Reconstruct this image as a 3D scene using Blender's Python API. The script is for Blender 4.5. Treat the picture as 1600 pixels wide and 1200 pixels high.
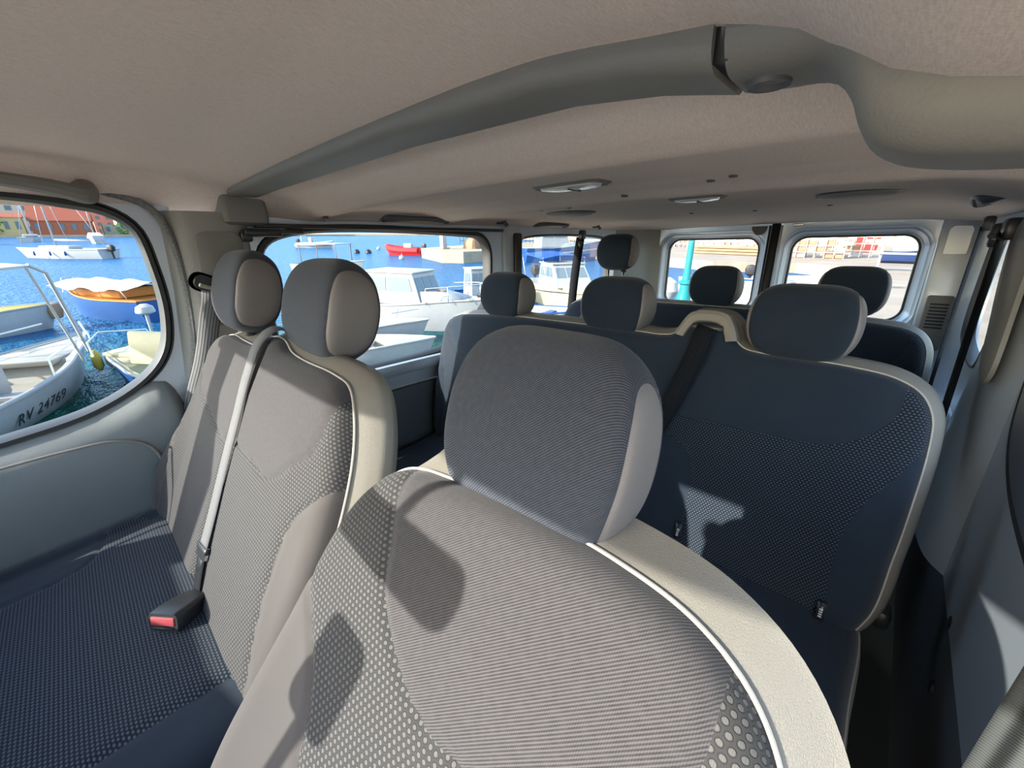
import bpy, math, random
import numpy as np
from mathutils import Vector, Matrix
random.seed(7)
for o in list(bpy.data.objects): bpy.data.objects.remove(o)
SC = bpy.context.scene
COL = SC.collection
# ------------------------------------------------------------------ camera
cd = bpy.data.cameras.new('camera'); cam = bpy.data.objects.new('camera', cd); COL.objects.link(cam)
cd.sensor_width = 36.0; cd.lens = 627.84/1600*36; cd.clip_start = 0.02; cd.clip_end = 3000
_p, _y, _r = math.radians(18.953), math.radians(43.276), math.radians(-0.985)
fw = Vector((-math.sin(_y)*math.cos(_p), math.cos(_y)*math.cos(_p), -math.sin(_p)))
rt = Vector((math.cos(_y), math.sin(_y), 0)); up = rt.cross(fw)
rt2 = rt*math.cos(_r)+up*math.sin(_r); up2 = -rt*math.sin(_r)+up*math.cos(_r)
M = Matrix((rt2, up2, -fw)).transposed().to_4x4(); M.translation = Vector((0.591, 0, 1.2))
cam.matrix_world = M; SC.camera = cam
# ------------------------------------------------------------------ world, sun, exposure
SUN = Vector((0.35, 1.0, -0.507)).normalized()
w = bpy.data.worlds.new('sky'); SC.world = w; w.use_nodes = True
nt = w.node_tree; bg = nt.nodes['Background']
sky = nt.nodes.new('ShaderNodeTexSky'); sky.sky_type = 'NISHITA'; sky.sun_disc = False
sky.sun_elevation = math.radians(27); sky.sun_rotation = math.atan2(-SUN.x, -SUN.y)
sky.air_density = 1.0; sky.dust_density = 1.5; sky.ozone_density = 1.0
mixs = nt.nodes.new('ShaderNodeMix'); mixs.data_type = 'RGBA'; mixs.inputs[0].default_value = 0.12
mixs.inputs[7].default_value = (0.42, 0.43, 0.44, 1)
nt.links.new(sky.outputs[0], mixs.inputs[6])
nt.links.new(mixs.outputs[2], bg.inputs[0]); bg.inputs[1].default_value = 0.66
sd = bpy.data.lights.new('sun', 'SUN'); sun = bpy.data.objects.new('sun', sd); COL.objects.link(sun)
sd.energy = 9.5; sd.angle = math.radians(0.7); sd.color = (1.0, 0.93, 0.83)
sun.rotation_euler = SUN.to_track_quat('-Z', 'Y').to_euler(); sun.location = (-3, -8, 6)
SC.view_settings.view_transform = 'Standard'; SC.view_settings.look = 'None'
SC.view_settings.exposure = 0.48; SC.view_settings.gamma = 1.0; SC.view_settings.use_curve_mapping = False
SC.cycles.max_bounces = 10; SC.cycles.diffuse_bounces = 6; SC.cycles.transparent_max_bounces = 24
SC.cycles.use_denoising = True
# ------------------------------------------------------------------ materials
def rgb(r, g, b):
    f = lambda c: (c/255/12.92) if c/255 <= .04045 else ((c/255+.055)/1.055)**2.4
    return (f(r), f(g), f(b), 1)
class NB:
    """tiny node-expression builder"""
    def __init__(s, name):
        s.m = bpy.data.materials.new(name); s.m.use_nodes = True; s.t = s.m.node_tree
        s.b = s.t.nodes['Principled BSDF']; s.out = s.t.nodes['Material Output']
    def n(s, kind, **kw):
        x = s.t.nodes.new(kind)
        for k, v in kw.items(): setattr(x, k, v)
        return x
    def put(s, sock, v):
        if hasattr(v, 'links'): s.t.links.new(v, sock)
        else: sock.default_value = v
    def ma(s, op, a, b=0.0, c=None):
        x = s.n('ShaderNodeMath', operation=op); s.put(x.inputs[0], a); s.put(x.inputs[1], b)
        if c is not None: s.put(x.inputs[2], c)
        return x.outputs[0]
    def mix(s, f, a, b):
        x = s.n('ShaderNodeMix', data_type='RGBA'); s.put(x.inputs[0], f); s.put(x.inputs[6], a); s.put(x.inputs[7], b)
        return x.outputs[2]
    def noise(s, scale, vec=None, detail=3, rough=.5):
        x = s.n('ShaderNodeTexNoise'); x.inputs['Scale'].default_value = scale; x.inputs['Detail'].default_value = detail
        x.inputs['Roughness'].default_value = rough
        if vec is not None: s.put(x.inputs['Vector'], vec)
        return x.outputs['Fac']
    def coord(s, k='Object'): return s.n('ShaderNodeTexCoord').outputs[k]
    def sep(s, v):
        x = s.n('ShaderNodeSeparateXYZ'); s.put(x.inputs[0], v); return x.outputs
    def scale(s, v, sc):
        x = s.n('ShaderNodeMapping'); s.put(x.inputs[0], v); x.inputs['Scale'].default_value = sc; return x.outputs[0]
    def smooth(s, v, a, b, lo=0., hi=1.):
        x = s.n('ShaderNodeMapRange', interpolation_type='SMOOTHSTEP'); s.put(x.inputs[0], v)
        x.inputs[1].default_value = a; x.inputs[2].default_value = b; x.inputs[3].default_value = lo; x.inputs[4].default_value = hi
        return x.outputs[0]
    def bump(s, h, strength=.3, dist=.002, prev=None):
        x = s.n('ShaderNodeBump'); s.put(x.inputs['Height'], h); x.inputs['Strength'].default_value = strength
        x.inputs['Distance'].default_value = dist
        if prev is not None: s.put(x.inputs['Normal'], prev)
        s.t.links.new(x.outputs[0], s.b.inputs['Normal']); return x.outputs[0]
    def set(s, **kw):
        for k, v in kw.items(): s.put(s.b.inputs[k.replace('_', ' ')], v)
        return s
def plain(name, col, rough=.6, metal=0., vary=.12, scale=30., bump=0., bdist=.001, sheen=0., coat=0., spec=.5):
    q = NB(name); c = q.coord(); f = q.noise(scale, c)
    k = (col[0]*(1-vary), col[1]*(1-vary), col[2]*(1-vary), 1); l = tuple(min(1, x*(1+vary)) for x in col[:3])+(1,)
    q.set(Base_Color=q.mix(f, k, l), Roughness=rough, Metallic=metal, Sheen_Weight=sheen, Coat_Weight=coat)
    q.b.inputs['Specular IOR Level'].default_value = spec
    if bump: q.bump(q.noise(scale*6, c), bump, bdist)
    return q.m
def mat_twill(name, a, b, pitch=.0034):
    q = NB(name); u = q.sep(q.coord('UV'))
    ph = q.ma('ADD', q.ma('MULTIPLY', u[0], -2*math.pi/pitch*.85), q.ma('MULTIPLY', u[1], 2*math.pi/pitch))
    s = q.ma('SINE', ph); ph2 = q.ma('SINE', q.ma('MULTIPLY', u[0], 2*math.pi/.0016))
    h = q.ma('ADD', q.ma('MULTIPLY', s, .5), q.ma('MULTIPLY', ph2, .16))
    f = q.smooth(h, -.5, .6); nz = q.noise(140, q.coord('UV'), 4); nl = q.noise(5, q.coord('UV'))
    col = q.mix(f, a, b); col = q.mix(q.smooth(nz, .3, .75, 0, .14), col, tuple(x*1.35 for x in b[:3])+(1,))
    q.set(Base_Color=col, Roughness=.95, Sheen_Weight=.12); q.b.inputs['Specular IOR Level'].default_value = .1
    q.bump(h, .35, .0006); return q.m
def mat_dots(name, base, dot, px=.0115, pz=.0085, rx=.33, ry=.36):
    q = NB(name); u = q.sep(q.coord('UV'))
    v = q.ma('DIVIDE', u[1], pz); row = q.ma('FLOOR', v); par = q.ma('MULTIPLY', q.ma('FLOORED_MODULO', row, 2.0), .5)
    uu = q.ma('ADD', q.ma('DIVIDE', u[0], px), par)
    fx = q.ma('DIVIDE', q.ma('SUBTRACT', q.ma('FRACT', uu), .5), rx); fy = q.ma('DIVIDE', q.ma('SUBTRACT', q.ma('FRACT', v), .5), ry)
    r = q.ma('SQRT', q.ma('ADD', q.ma('MULTIPLY', fx, fx), q.ma('MULTIPLY', fy, fy)))
    d = q.smooth(r, 1.08, .72); ring = q.smooth(q.ma('ABSOLUTE', q.ma('SUBTRACT', r, 1.05)), .22, .0)
    nz = q.noise(600, q.coord('UV')); col = q.mix(d, base, dot)
    col = q.mix(q.ma('MULTIPLY', ring, .55), col, tuple(x*.35 for x in base[:3])+(1,))
    thr = q.ma('SINE', q.ma('MULTIPLY', u[0], 2*math.pi/.0014)); col = q.mix(q.ma('MULTIPLY', q.smooth(thr, -.2, .9), .25), col, base)
    q.set(Base_Color=col, Roughness=.9, Sheen_Weight=.1); q.b.inputs['Specular IOR Level'].default_value = .15
    q.bump(q.ma('ADD', q.ma('SUBTRACT', d, q.ma('MULTIPLY', ring, .5)), q.ma('MULTIPLY', nz, .2)), .6, .0012); return q.m
def mat_suede(name, a, b):
    q = NB(name); c = q.coord('UV'); f = q.noise(14, c, 5, .6); g = q.noise(900, c, 2)
    q.set(Base_Color=q.mix(q.ma('ADD', q.ma('MULTIPLY', f, .6), q.ma('MULTIPLY', g, .4)), a, b), Roughness=.95, Sheen_Weight=.15)
    q.b.inputs['Specular IOR Level'].default_value = .1
    q.bump(g, .25, .0005); return q.m
def mat_vinyl(name, a):
    q = NB(name); c = q.coord(); v = q.n('ShaderNodeTexVoronoi'); v.feature = 'DISTANCE_TO_EDGE'; v.inputs['Scale'].default_value = 480
    q.put(v.inputs['Vector'], c); f = q.noise(12, c)
    q.set(Base_Color=q.mix(f, tuple(x*.93 for x in a[:3])+(1,), tuple(min(1, x*1.06) for x in a[:3])+(1,)), Roughness=.5)
    q.b.inputs['Specular IOR Level'].default_value = .35
    q.bump(q.smooth(v.outputs['Distance'], 0, .12), .35, .0007); return q.m
def mat_headliner(name, a):
    q = NB(name); c = q.coord(); n1 = q.noise(520, c, 3, .7); n2 = q.noise(3, c)
    v = q.n('ShaderNodeTexNoise'); v.inputs['Scale'].default_value = 1; q.put(v.inputs['Vector'], q.scale(c, (900, 120, 120)))
    f = q.ma('ADD', q.ma('MULTIPLY', n1, .5), q.ma('MULTIPLY', v.outputs['Fac'], .5))
    col = q.mix(q.smooth(f, .3, .7), tuple(x*.86 for x in a[:3])+(1,), tuple(x*1.1 for x in a[:3])+(1,))
    col = q.mix(q.ma('MULTIPLY', n2, .15), col, tuple(x*.9 for x in a[:3])+(1,))
    q.set(Base_Color=col, Roughness=.95); q.b.inputs['Specular IOR Level'].default_value = .1; q.bump(f, .3, .0010); return q.m
def mat_webbing(name, a, b, n=7):
    q = NB(name); u = q.sep(q.coord('UV')); s = q.ma('SINE', q.ma('MULTIPLY', u[0], 2*math.pi*n))
    t = q.ma('SINE', q.ma('MULTIPLY', u[1], 2*math.pi/.0022)); f = q.smooth(q.ma('ADD', s, q.ma('MULTIPLY', t, .4)), -1.1, 1.1)
    q.set(Base_Color=q.mix(f, a, b), Roughness=.75); q.b.inputs['Specular IOR Level'].default_value = .15; q.bump(q.ma('ADD', s, q.ma('MULTIPLY', t, .5)), .4, .0006); return q.m
def mat_glass(name, tint=(.96, .985, .98, 1), k=.07):
    q = NB(name); tr = q.n('ShaderNodeBsdfTransparent'); tr.inputs[0].default_value = tint
    gl = q.n('ShaderNodeBsdfGlossy'); gl.inputs['Roughness'].default_value = .02; gl.inputs['Color'].default_value = (1, 1, 1, 1)
    fr = q.n('ShaderNodeFresnel'); fr.inputs['IOR'].default_value = 1.35
    mx = q.n('ShaderNodeMixShader'); q.t.links.new(q.ma('MULTIPLY', fr.outputs[0], .12), mx.inputs[0])
    q.t.links.new(tr.outputs[0], mx.inputs[1]); q.t.links.new(gl.outputs[0], mx.inputs[2]); q.t.links.new(mx.outputs[0], q.out.inputs[0])
    return q.m
MT = {}
MT['twill'] = mat_twill('grey_twill_fabric', (0.026, 0.025, 0.028, 1), (0.080, 0.074, 0.077, 1), .003)
MT['twill_hr'] = mat_twill('headrest_twill_fabric', (0.022, 0.025, 0.034, 1), (0.072, 0.078, 0.096, 1), .003)
MT['dots'] = mat_dots('dotted_seat_fabric', (0.036, 0.035, 0.037, 1), (0.100, 0.096, 0.094, 1), .0072, .0058)
MT['waffle'] = mat_dots('waffle_seat_fabric', (0.008, 0.013, 0.022, 1), (0.070, 0.088, 0.115, 1), .0072, .0052, .36, .34)
MT['suede'] = mat_suede('plain_grey_seat_fabric', (0.014, 0.022, 0.034, 1), (0.026, 0.036, 0.052, 1))
MT['bolster'] = mat_suede('bolster_grey_fabric', (0.056, 0.051, 0.050, 1), (0.08, 0.073, 0.071, 1))
MT['vinyl'] = mat_vinyl('light_grey_vinyl', (0.25, 0.228, 0.195, 1))
MT['vinyl2'] = mat_vinyl('headrest_side_vinyl', (0.196, 0.174, 0.167, 1))
MT['piping'] = plain('cream_piping', (0.42, 0.39, 0.34, 1), .6)
MT['headliner'] = mat_headliner('headliner_cloth', (0.74, 0.635, 0.565, 1))
MT['trim'] = plain('grey_plastic_trim', (0.196, 0.191, 0.177, 1), .55, bump=.35, bdist=.0008, scale=60, vary=.05)
MT['trim_light'] = plain('light_grey_plastic_trim', (0.275, 0.268, 0.249, 1), .6, bump=.3, bdist=.0006, scale=60, vary=.05)
MT['trim_dark'] = plain('dark_grey_plastic', (0.0725, 0.0798, 0.087, 1), .5, bump=.3, bdist=.0006, scale=60)
MT['doorvinyl'] = mat_vinyl('door_panel_vinyl', (0.181, 0.196, 0.196, 1))
MT['silver'] = plain('silver_paint', (.52, .575, .65, 1), .34, metal=.45, vary=.02, scale=4, coat=.3)
MT['black'] = plain('black_rubber', (0.0174, 0.0188, 0.0203, 1), .5, scale=50)
MT['blackpl'] = plain('black_plastic', (0.0232, 0.0247, 0.0275, 1), .35, scale=50)
MT['chrome'] = plain('chromed_metal', (0.78, 0.78, 0.78, 1), .2, metal=1.)
MT['floor'] = plain('dark_rubber_floor', (0.029, 0.0377, 0.0406, 1), .8, bump=.5, bdist=.002, scale=40)
MT['web'] = mat_webbing('grey_belt_webbing', (0.0725, 0.0725, 0.0769, 1), (0.174, 0.174, 0.18, 1))
MT['webdark'] = mat_webbing('dark_belt_webbing', (0.004, 0.005, 0.007, 1), (0.011, 0.013, 0.017, 1))
MT['webmid'] = mat_webbing('charcoal_belt_webbing', (0.008, 0.009, 0.01, 1), (0.06, 0.065, 0.067, 1), 3.5)
MT['flock'] = plain('flocked_door_seal', (0.232, 0.239, 0.239, 1), .9, bump=.9, bdist=.003, scale=180, vary=.7)
MT['red'] = plain('red_button', (.30, .05, .06, 1), .4)
MT['glass'] = mat_glass('window_glass')
MT['lampglass'] = plain('lamp_lens', (.62, .6, .57, 1), .25, coat=.5)
MT['white'] = plain('white_print', (.75, .75, .75, 1), .6)
# ------------------------------------------------------------------ objects
def tag(o, label=None, cat=None, group=None, kind=None):
    if label: o['label'] = label
    if cat: o['category'] = cat
    if group: o['group'] = group
    if kind: o['kind'] = kind
    return o
def empty(name, loc=(0, 0, 0), rot=(0, 0, 0)):
    o = bpy.data.objects.new(name, None); o.empty_display_size = .05; COL.objects.link(o)
    o.location = loc; o.rotation_euler = rot; return o
def link_mesh(name, me, mat, parent=None, smooth=True):
    me.materials.append(mat)
    if smooth: me.polygons.foreach_set('use_smooth', [True]*len(me.polygons))
    o = bpy.data.objects.new(name, me); COL.objects.link(o)
    if parent is not None: o.parent = parent
    return o
def copy_tree(o, parent=None):
    c = o.copy(); COL.objects.link(c)
    if parent is not None: c.parent = parent
    for ch in list(o.children): copy_tree(ch, c)
    return c
class MB:
    def __init__(s): s.v = []; s.f = []; s.uv = None
    def add(s, vs, fs):
        k = len(s.v); s.v += [tuple(map(float, p)) for p in vs]; s.f += [tuple(i+k for i in f) for f in fs]; return s
    def box(s, c, d, M=None, bev=0.0):
        x, y, z = [e/2 for e in d]
        if bev <= 0:
            vs = [Vector((a*x, b*y, e*z)) for a in (-1, 1) for b in (-1, 1) for e in (-1, 1)]
            fs = [(0, 1, 3, 2), (4, 6, 7, 5), (0, 4, 5, 1), (2, 3, 7, 6), (0, 2, 6, 4), (1, 5, 7, 3)]
        else:
            b_ = min(bev, x*.95, y*.95, z*.95)
            pts = rrect(x-1e-9, y-1e-9, b_*1.0, 4); n = len(pts); vs = []; fs = []
            lv = [(-z, b_), (-z+b_*.3, b_*.3), (-z+b_, 0), (z-b_, 0), (z-b_*.3, b_*.3), (z, b_)]
            for zz, ins in lv:
                for p in pts: vs.append(Vector((p[0]*(1-ins/x), p[1]*(1-ins/y), zz)))
            for k in range(len(lv)-1):
                for i in range(n): j = (i+1) % n; fs.append((k*n+i, k*n+j, (k+1)*n+j, (k+1)*n+i))
            fs.append(tuple(range(n))[::-1]); fs.append(tuple(range((len(lv)-1)*n, len(lv)*n)))
        if M is not None: vs = [M @ p for p in vs]
        return s.add([p+Vector(c) for p in vs], fs)
    def tube(s, pts, r, n=10, cap=True, closed=False):
        pts = [Vector(p) for p in pts]; m = len(pts); rs = r if isinstance(r, (list, tuple)) else [r]*m
        k = len(s.v); prevn = None
        for i, p in enumerate(pts):
            if closed: t = pts[(i+1) % m]-pts[i-1]
            else: t = pts[min(i+1, m-1)]-pts[max(i-1, 0)]
            t = t.normalized() if t.length > 1e-9 else Vector((0, 0, 1))
            if prevn is None: a = Vector((0, 0, 1)) if abs(t.z) < .9 else Vector((1, 0, 0)); nrm = (a-t*a.dot(t)).normalized()
            else: nrm = prevn-t*prevn.dot(t); nrm = nrm.normalized() if nrm.length > 1e-6 else prevn
            prevn = nrm; bn = t.cross(nrm)
            for j in range(n):
                a = 2*math.pi*j/n; s.v.append(tuple(p+(nrm*math.cos(a)+bn*math.sin(a))*rs[i]))
        for i in range(m if closed else m-1):
            i2 = (i+1) % m
            for j in range(n): j2 = (j+1) % n; s.f.append((k+i*n+j, k+i*n+j2, k+i2*n+j2, k+i2*n+j))
        if cap and not closed:
            s.f.append(tuple(k+j for j in range(n))[::-1]); s.f.append(tuple(k+(m-1)*n+j for j in range(n)))
        return s
    def loft(s, rings, closed_u=True, cap=True):
        k = len(s.v); n = len(rings[0])
        for r in rings: s.v += [tuple(map(float, p)) for p in r]
        for i in range(len(rings)-1):
            for j in range(n if closed_u else n-1):
                j2 = (j+1) % n; s.f.append((k+i*n+j, k+i*n+j2, k+(i+1)*n+j2, k+(i+1)*n+j))
        if cap: s.f.append(tuple(k+j for j in range(n))[::-1]); s.f.append(tuple(k+(len(rings)-1)*n+j for j in range(n)))
        return s
    def lathe(s, prof, c=(0, 0, 0), M=None, n=24):
        rings = []
        for r, z in prof:
            ring = [Vector((r*math.cos(2*math.pi*j/n), r*math.sin(2*math.pi*j/n), z)) for j in range(n)]
            if M is not None: ring = [M @ p for p in ring]
            rings.append([p+Vector(c) for p in ring])
        return s.loft(rings)
    def prism(s, poly, a, b, axis='x'):
        """polygon extruded from a to b along axis"""
        def P(p, t): return {'x': (t, p[0], p[1]), 'y': (p[0], t, p[1]), 'z': (p[0], p[1], t)}[axis]
        return s.loft([[P(p, a) for p in poly], [P(p, b) for p in poly]])
    def build(s, name, mat, parent=None, smooth=True, uvfn=None, auto=35):
        me = bpy.data.meshes.new(name); me.from_pydata(s.v, [], s.f); me.validate()
        import bmesh
        bm = bmesh.new(); bm.from_mesh(me); bmesh.ops.recalc_face_normals(bm, faces=bm.faces)
        if smooth and auto:
            ang = math.radians(auto)
            for e in bm.edges:
                if len(e.link_faces) == 2 and e.calc_face_angle(0) > ang: e.smooth = False
        bm.to_mesh(me); bm.free()
        if uvfn:
            ul = me.uv_layers.new(name='UVMap')
            for l in me.loops: ul.data[l.index].uv = uvfn(me.vertices[l.vertex_index].co)
        return link_mesh(name, me, mat, parent, smooth)
def rrect(hx, hy, r, k=6, cx=0, cy=0):
    r = min(r, hx, hy); out = []
    for (sx, sy, a0) in ((1, 1, 0), (-1, 1, 90), (-1, -1, 180), (1, -1, 270)):
        for i in range(k+1):
            a = math.radians(a0+90*i/k); out.append((cx+sx*(hx-r)+r*math.cos(a), cy+sy*(hy-r)+r*math.sin(a)))
    return out
def catmull(pts, n=160, closed=True):
    P = [np.array(p, float) for p in pts]; m = len(P); out = []
    segs = m if closed else m-1
    for i in range(segs):
        if closed: a, b, c, d = P[i-1], P[i], P[(i+1) % m], P[(i+2) % m]
        else: a, b, c, d = P[max(i-1, 0)], P[i], P[i+1], P[min(i+2, m-1)]
        # centripetal parametrisation avoids overshoot
        t0 = 0; t1 = t0+max(np.linalg.norm(b-a), 1e-6)**.5; t2 = t1+max(np.linalg.norm(c-b), 1e-6)**.5; t3 = t2+max(np.linalg.norm(d-c), 1e-6)**.5
        for t in np.linspace(t1, t2, 14, endpoint=False):
            A1 = (t1-t)/(t1-t0)*a+(t-t0)/(t1-t0)*b; A2 = (t2-t)/(t2-t1)*b+(t-t1)/(t2-t1)*c; A3 = (t3-t)/(t3-t2)*c+(t-t2)/(t3-t2)*d
            B1 = (t2-t)/(t2-t0)*A1+(t-t0)/(t2-t0)*A2; B2 = (t3-t)/(t3-t1)*A2+(t-t1)/(t3-t1)*A3
            out.append((t2-t)/(t2-t1)*B1+(t-t1)/(t2-t1)*B2)
    if not closed: out.append(P[-1])
    out = np.array(out); q = np.vstack([out, out[:1]]) if closed else out
    L = np.r_[0, np.cumsum(np.linalg.norm(np.diff(q, axis=0), axis=1))]
    ts = np.linspace(0, L[-1], n+1)[:-1] if closed else np.linspace(0, L[-1], n)
    return np.stack([np.interp(ts, L, q[:, k]) for k in range(q.shape[1])], 1)
def sdf(pts, poly):
    """signed distance, positive inside poly; pts (N,2)"""
    P = np.asarray(pts, float); A = np.asarray(poly, float); B = np.roll(A, -1, 0)
    d = np.full(len(P), 1e9); ins = np.zeros(len(P), bool)
    for a, b in zip(A, B):
        e = b-a; w_ = P-a; t = np.clip((w_@e)/max(e@e, 1e-12), 0, 1); q = w_-t[:, None]*e
        d = np.minimum(d, (q*q).sum(1))
        c = (a[1] <= P[:, 1]) != (b[1] <= P[:, 1])
        xx = a[0]+(P[:, 1]-a[1])/(b[1]-a[1] if b[1] != a[1] else 1e-12)*(b[0]-a[0]); ins ^= c & (P[:, 0] < xx)
    return np.where(ins, 1, -1)*np.sqrt(d)
def clip_faces(V, F, d, attrs):
    """split polygon soup by d>=0. V list of xyz, attrs dict name->list. returns (inside faces, outside faces)"""
    cache = {}
    def cut(i, j):
        key = (min(i, j), max(i, j))
        if key not in cache:
            t = d[i]/(d[i]-d[j]); V.append(tuple(V[i][k]*(1-t)+V[j][k]*t for k in range(3)))
            for a in attrs.values(): a.append(tuple(a[i][k]*(1-t)+a[j][k]*t for k in range(len(a[i]))) if isinstance(a[i], tuple) else a[i]*(1-t)+a[j]*t)
            d.append(0.0); cache[key] = len(V)-1
        return cache[key]
    ins, outs = [], []
    for f in F:
        s = [d[i] >= 0 for i in f]
        if all(s): ins.append(f); continue
        if not any(s): outs.append(f); continue
        a, b = [], []
        for k in range(len(f)):
            i, j = f[k], f[(k+1) % len(f)]
            (a if s[k] else b).append(i)
            if s[k] != s[(k+1) % len(f)]: c = cut(i, j); a.append(c); b.append(c)
        if len(a) > 2: ins.append(tuple(a))
        if len(b) > 2: outs.append(tuple(b))
    return ins, outs
def mesh_part(name, V, F, UV, mat, parent):
    used = sorted({i for f in F for i in f}); mp = {i: k for k, i in enumerate(used)}
    me = bpy.data.meshes.new(name); me.from_pydata([V[i] for i in used], [], [tuple(mp[i] for i in f) for f in F])
    ul = me.uv_layers.new(name='UVMap')
    for l in me.loops: ul.data[l.index].uv = UV[used[l.vertex_index]]
    return link_mesh(name, me, mat, parent)
def ribbon(name, pts, width, mat, parent=None, wdir=None, thick=.0012, n=40):
    """webbing strap following pts; wdir = direction across the strap (vector or list of vectors)"""
    P = catmull(pts, n, closed=False); V = []; UV = []; F = []; L = 0
    W = [np.array(x, float) for x in wdir] if isinstance(wdir, list) else None
    for i in range(n):
        t = P[min(i+1, n-1)]-P[max(i-1, 0)]; t /= np.linalg.norm(t)
        if W: q = i/(n-1)*(len(W)-1); k = min(int(q), len(W)-2); a = W[k]*(1-(q-k))+W[k+1]*(q-k)
        else: a = np.array(wdir, float)
        a = a-t*(a@t); a /= np.linalg.norm(a); b = np.cross(t, a)
        if i: L += np.linalg.norm(P[i]-P[i-1])
        for (sx, sy) in ((-1, -1), (0, -1), (1, -1), (1, 1), (0, 1), (-1, 1)):
            V.append(tuple(P[i]+a*sx*width/2+b*sy*thick/2)); UV.append(((sx+1)/2, L))
    for i in range(n-1):
        for j in range(6): F.append((i*6+j, i*6+(j+1) % 6, (i+1)*6+(j+1) % 6, (i+1)*6+j))
    F.append(tuple(range(6))[::-1]); F.append(tuple((n-1)*6+j for j in range(6)))
    return mesh_part(name, V, F, UV, mat, parent)
# ------------------------------------------------------------------ seats
def pad(name, parent, outline, zones, rest, rest_name, top, HT, recline, T=.1, R=.028, bulge=None, side_mat='vinyl', side_out=.03,
        N=260, rings=46, groove=.004, crown=.012, lo=1.0, ro=1.0):
    """upholstered slab in local x,z with its face towards -y; its shell is the part, the cover panels are its children.
    top = (Y, Z) of the face at local height HT"""
    O = catmull(outline, N); c = O.mean(0)
    rr = sorted({1-v for v in (0, .012, .03, .055, .085, .12)} | set(np.linspace(0.0, .86, rings-6)))
    XZ = [c]
    for r_ in rr[1:]:
        for p in O: XZ.append(c+(p-c)*r_)
    XZ = np.array(XZ); nr = len(rr)-1
    F = [(0, 1+(j+1) % N, 1+j) for j in range(N)]
    for k in range(nr-1):
        for j in range(N): j2 = (j+1) % N; F.append((1+k*N+j, 1+k*N+j2, 1+(k+1)*N+j2, 1+(k+1)*N+j))
    e = np.abs(sdf(XZ, O)); e[-N:] = 0
    y = -T/2-crown*np.clip(e/.12, 0, 1)**.8
    er = np.clip(e, 0, R); y += R-np.sqrt(np.maximum(R*R-(R-er)**2, 0))
    if bulge is not None: y -= np.array([bulge(p[0], p[1]) for p in XZ])*np.clip(e/.03, 0, 1)
    D = [sdf(XZ, catmull(z[2], 160)) for z in zones]
    for d in D: y += groove*np.exp(-(d/.0045)**2)
    V = [(float(p[0]), float(yy), float(p[1])) for p, yy in zip(XZ, y)]; ex = R*np.arcsin(np.clip((R-er)/R, 0, 1))-(R-er); ra = XZ-c; ra = ra/np.maximum(np.linalg.norm(ra, axis=1), 1e-6)[:, None]
    UVa = XZ+ra*ex[:, None]; UV = [(float(p[0]), float(p[1])) for p in UVa]
    DD = {'uv': UV}
    for i, d in enumerate(D): DD[i] = list(map(float, d))
    yf = -T/2+R; prof = [(0, yf), (.35, yf+.012), (.75, yf+.03), (1, (yf+T/2)/2+.01), (.9, T/2-.02), (.55, T/2-.006), (-.2, T/2)]
    S = MB(); rg = []
    nor = np.roll(O, -1, 0)-np.roll(O, 1, 0); nor = np.stack([nor[:, 1], -nor[:, 0]], 1); nor /= np.linalg.norm(nor, axis=1)[:, None]
    if sdf([O[0]+nor[0]*.01], O)[0] > 0: nor = -nor
    so = (side_out*np.where(nor[:, 0] < -.3, lo, np.where(nor[:, 0] > .3, ro, 1.0)))[:, None]
    for o_, yy in prof:
        Q = O+nor*so*o_; rg.append([(q[0], yy, q[1]) for q in Q])
    rg.append([(c[0]+(q[0]-c[0])*.5, T/2+.006, c[1]+(q[1]-c[1])*.5) for q in O])
    rg.append([(c[0]+(q[0]-c[0])*.02, T/2+.008, c[1]+(q[1]-c[1])*.02) for q in O])
    S.loft(rg, cap=False); S.f.append(tuple(range(len(S.v)-N, len(S.v))))
    sh = S.build(name, MT[side_mat], parent, uvfn=lambda v: (v.x, v.z), auto=60)
    ce, si = math.cos(math.radians(recline)), math.sin(math.radians(recline))
    sh.rotation_euler = (math.radians(-recline), 0, 0); sh.location = (0, top[0]-(yf*ce+HT*si), top[1]-(-yf*si+HT*ce))
    F2 = F
    for i, (nm, mt, _) in enumerate(zones):
        ins, F2 = clip_faces(V, F2, DD[i], {k: v for k, v in DD.items() if k != i})
        if ins: mesh_part(nm, V, ins, UV, MT[mt], sh)
    mesh_part(rest_name, V, F2, UV, MT[rest], sh)
    MB().tube([(q[0], yf-.001, q[1]) for q in O+nor*.001], .0019, 6, closed=True).build('piping', MT['piping'], sh)
    return sh
def local_matrix(o):
    from mathutils import Euler
    return Matrix.LocRotScale(o.location, o.rotation_euler, o.scale)
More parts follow.
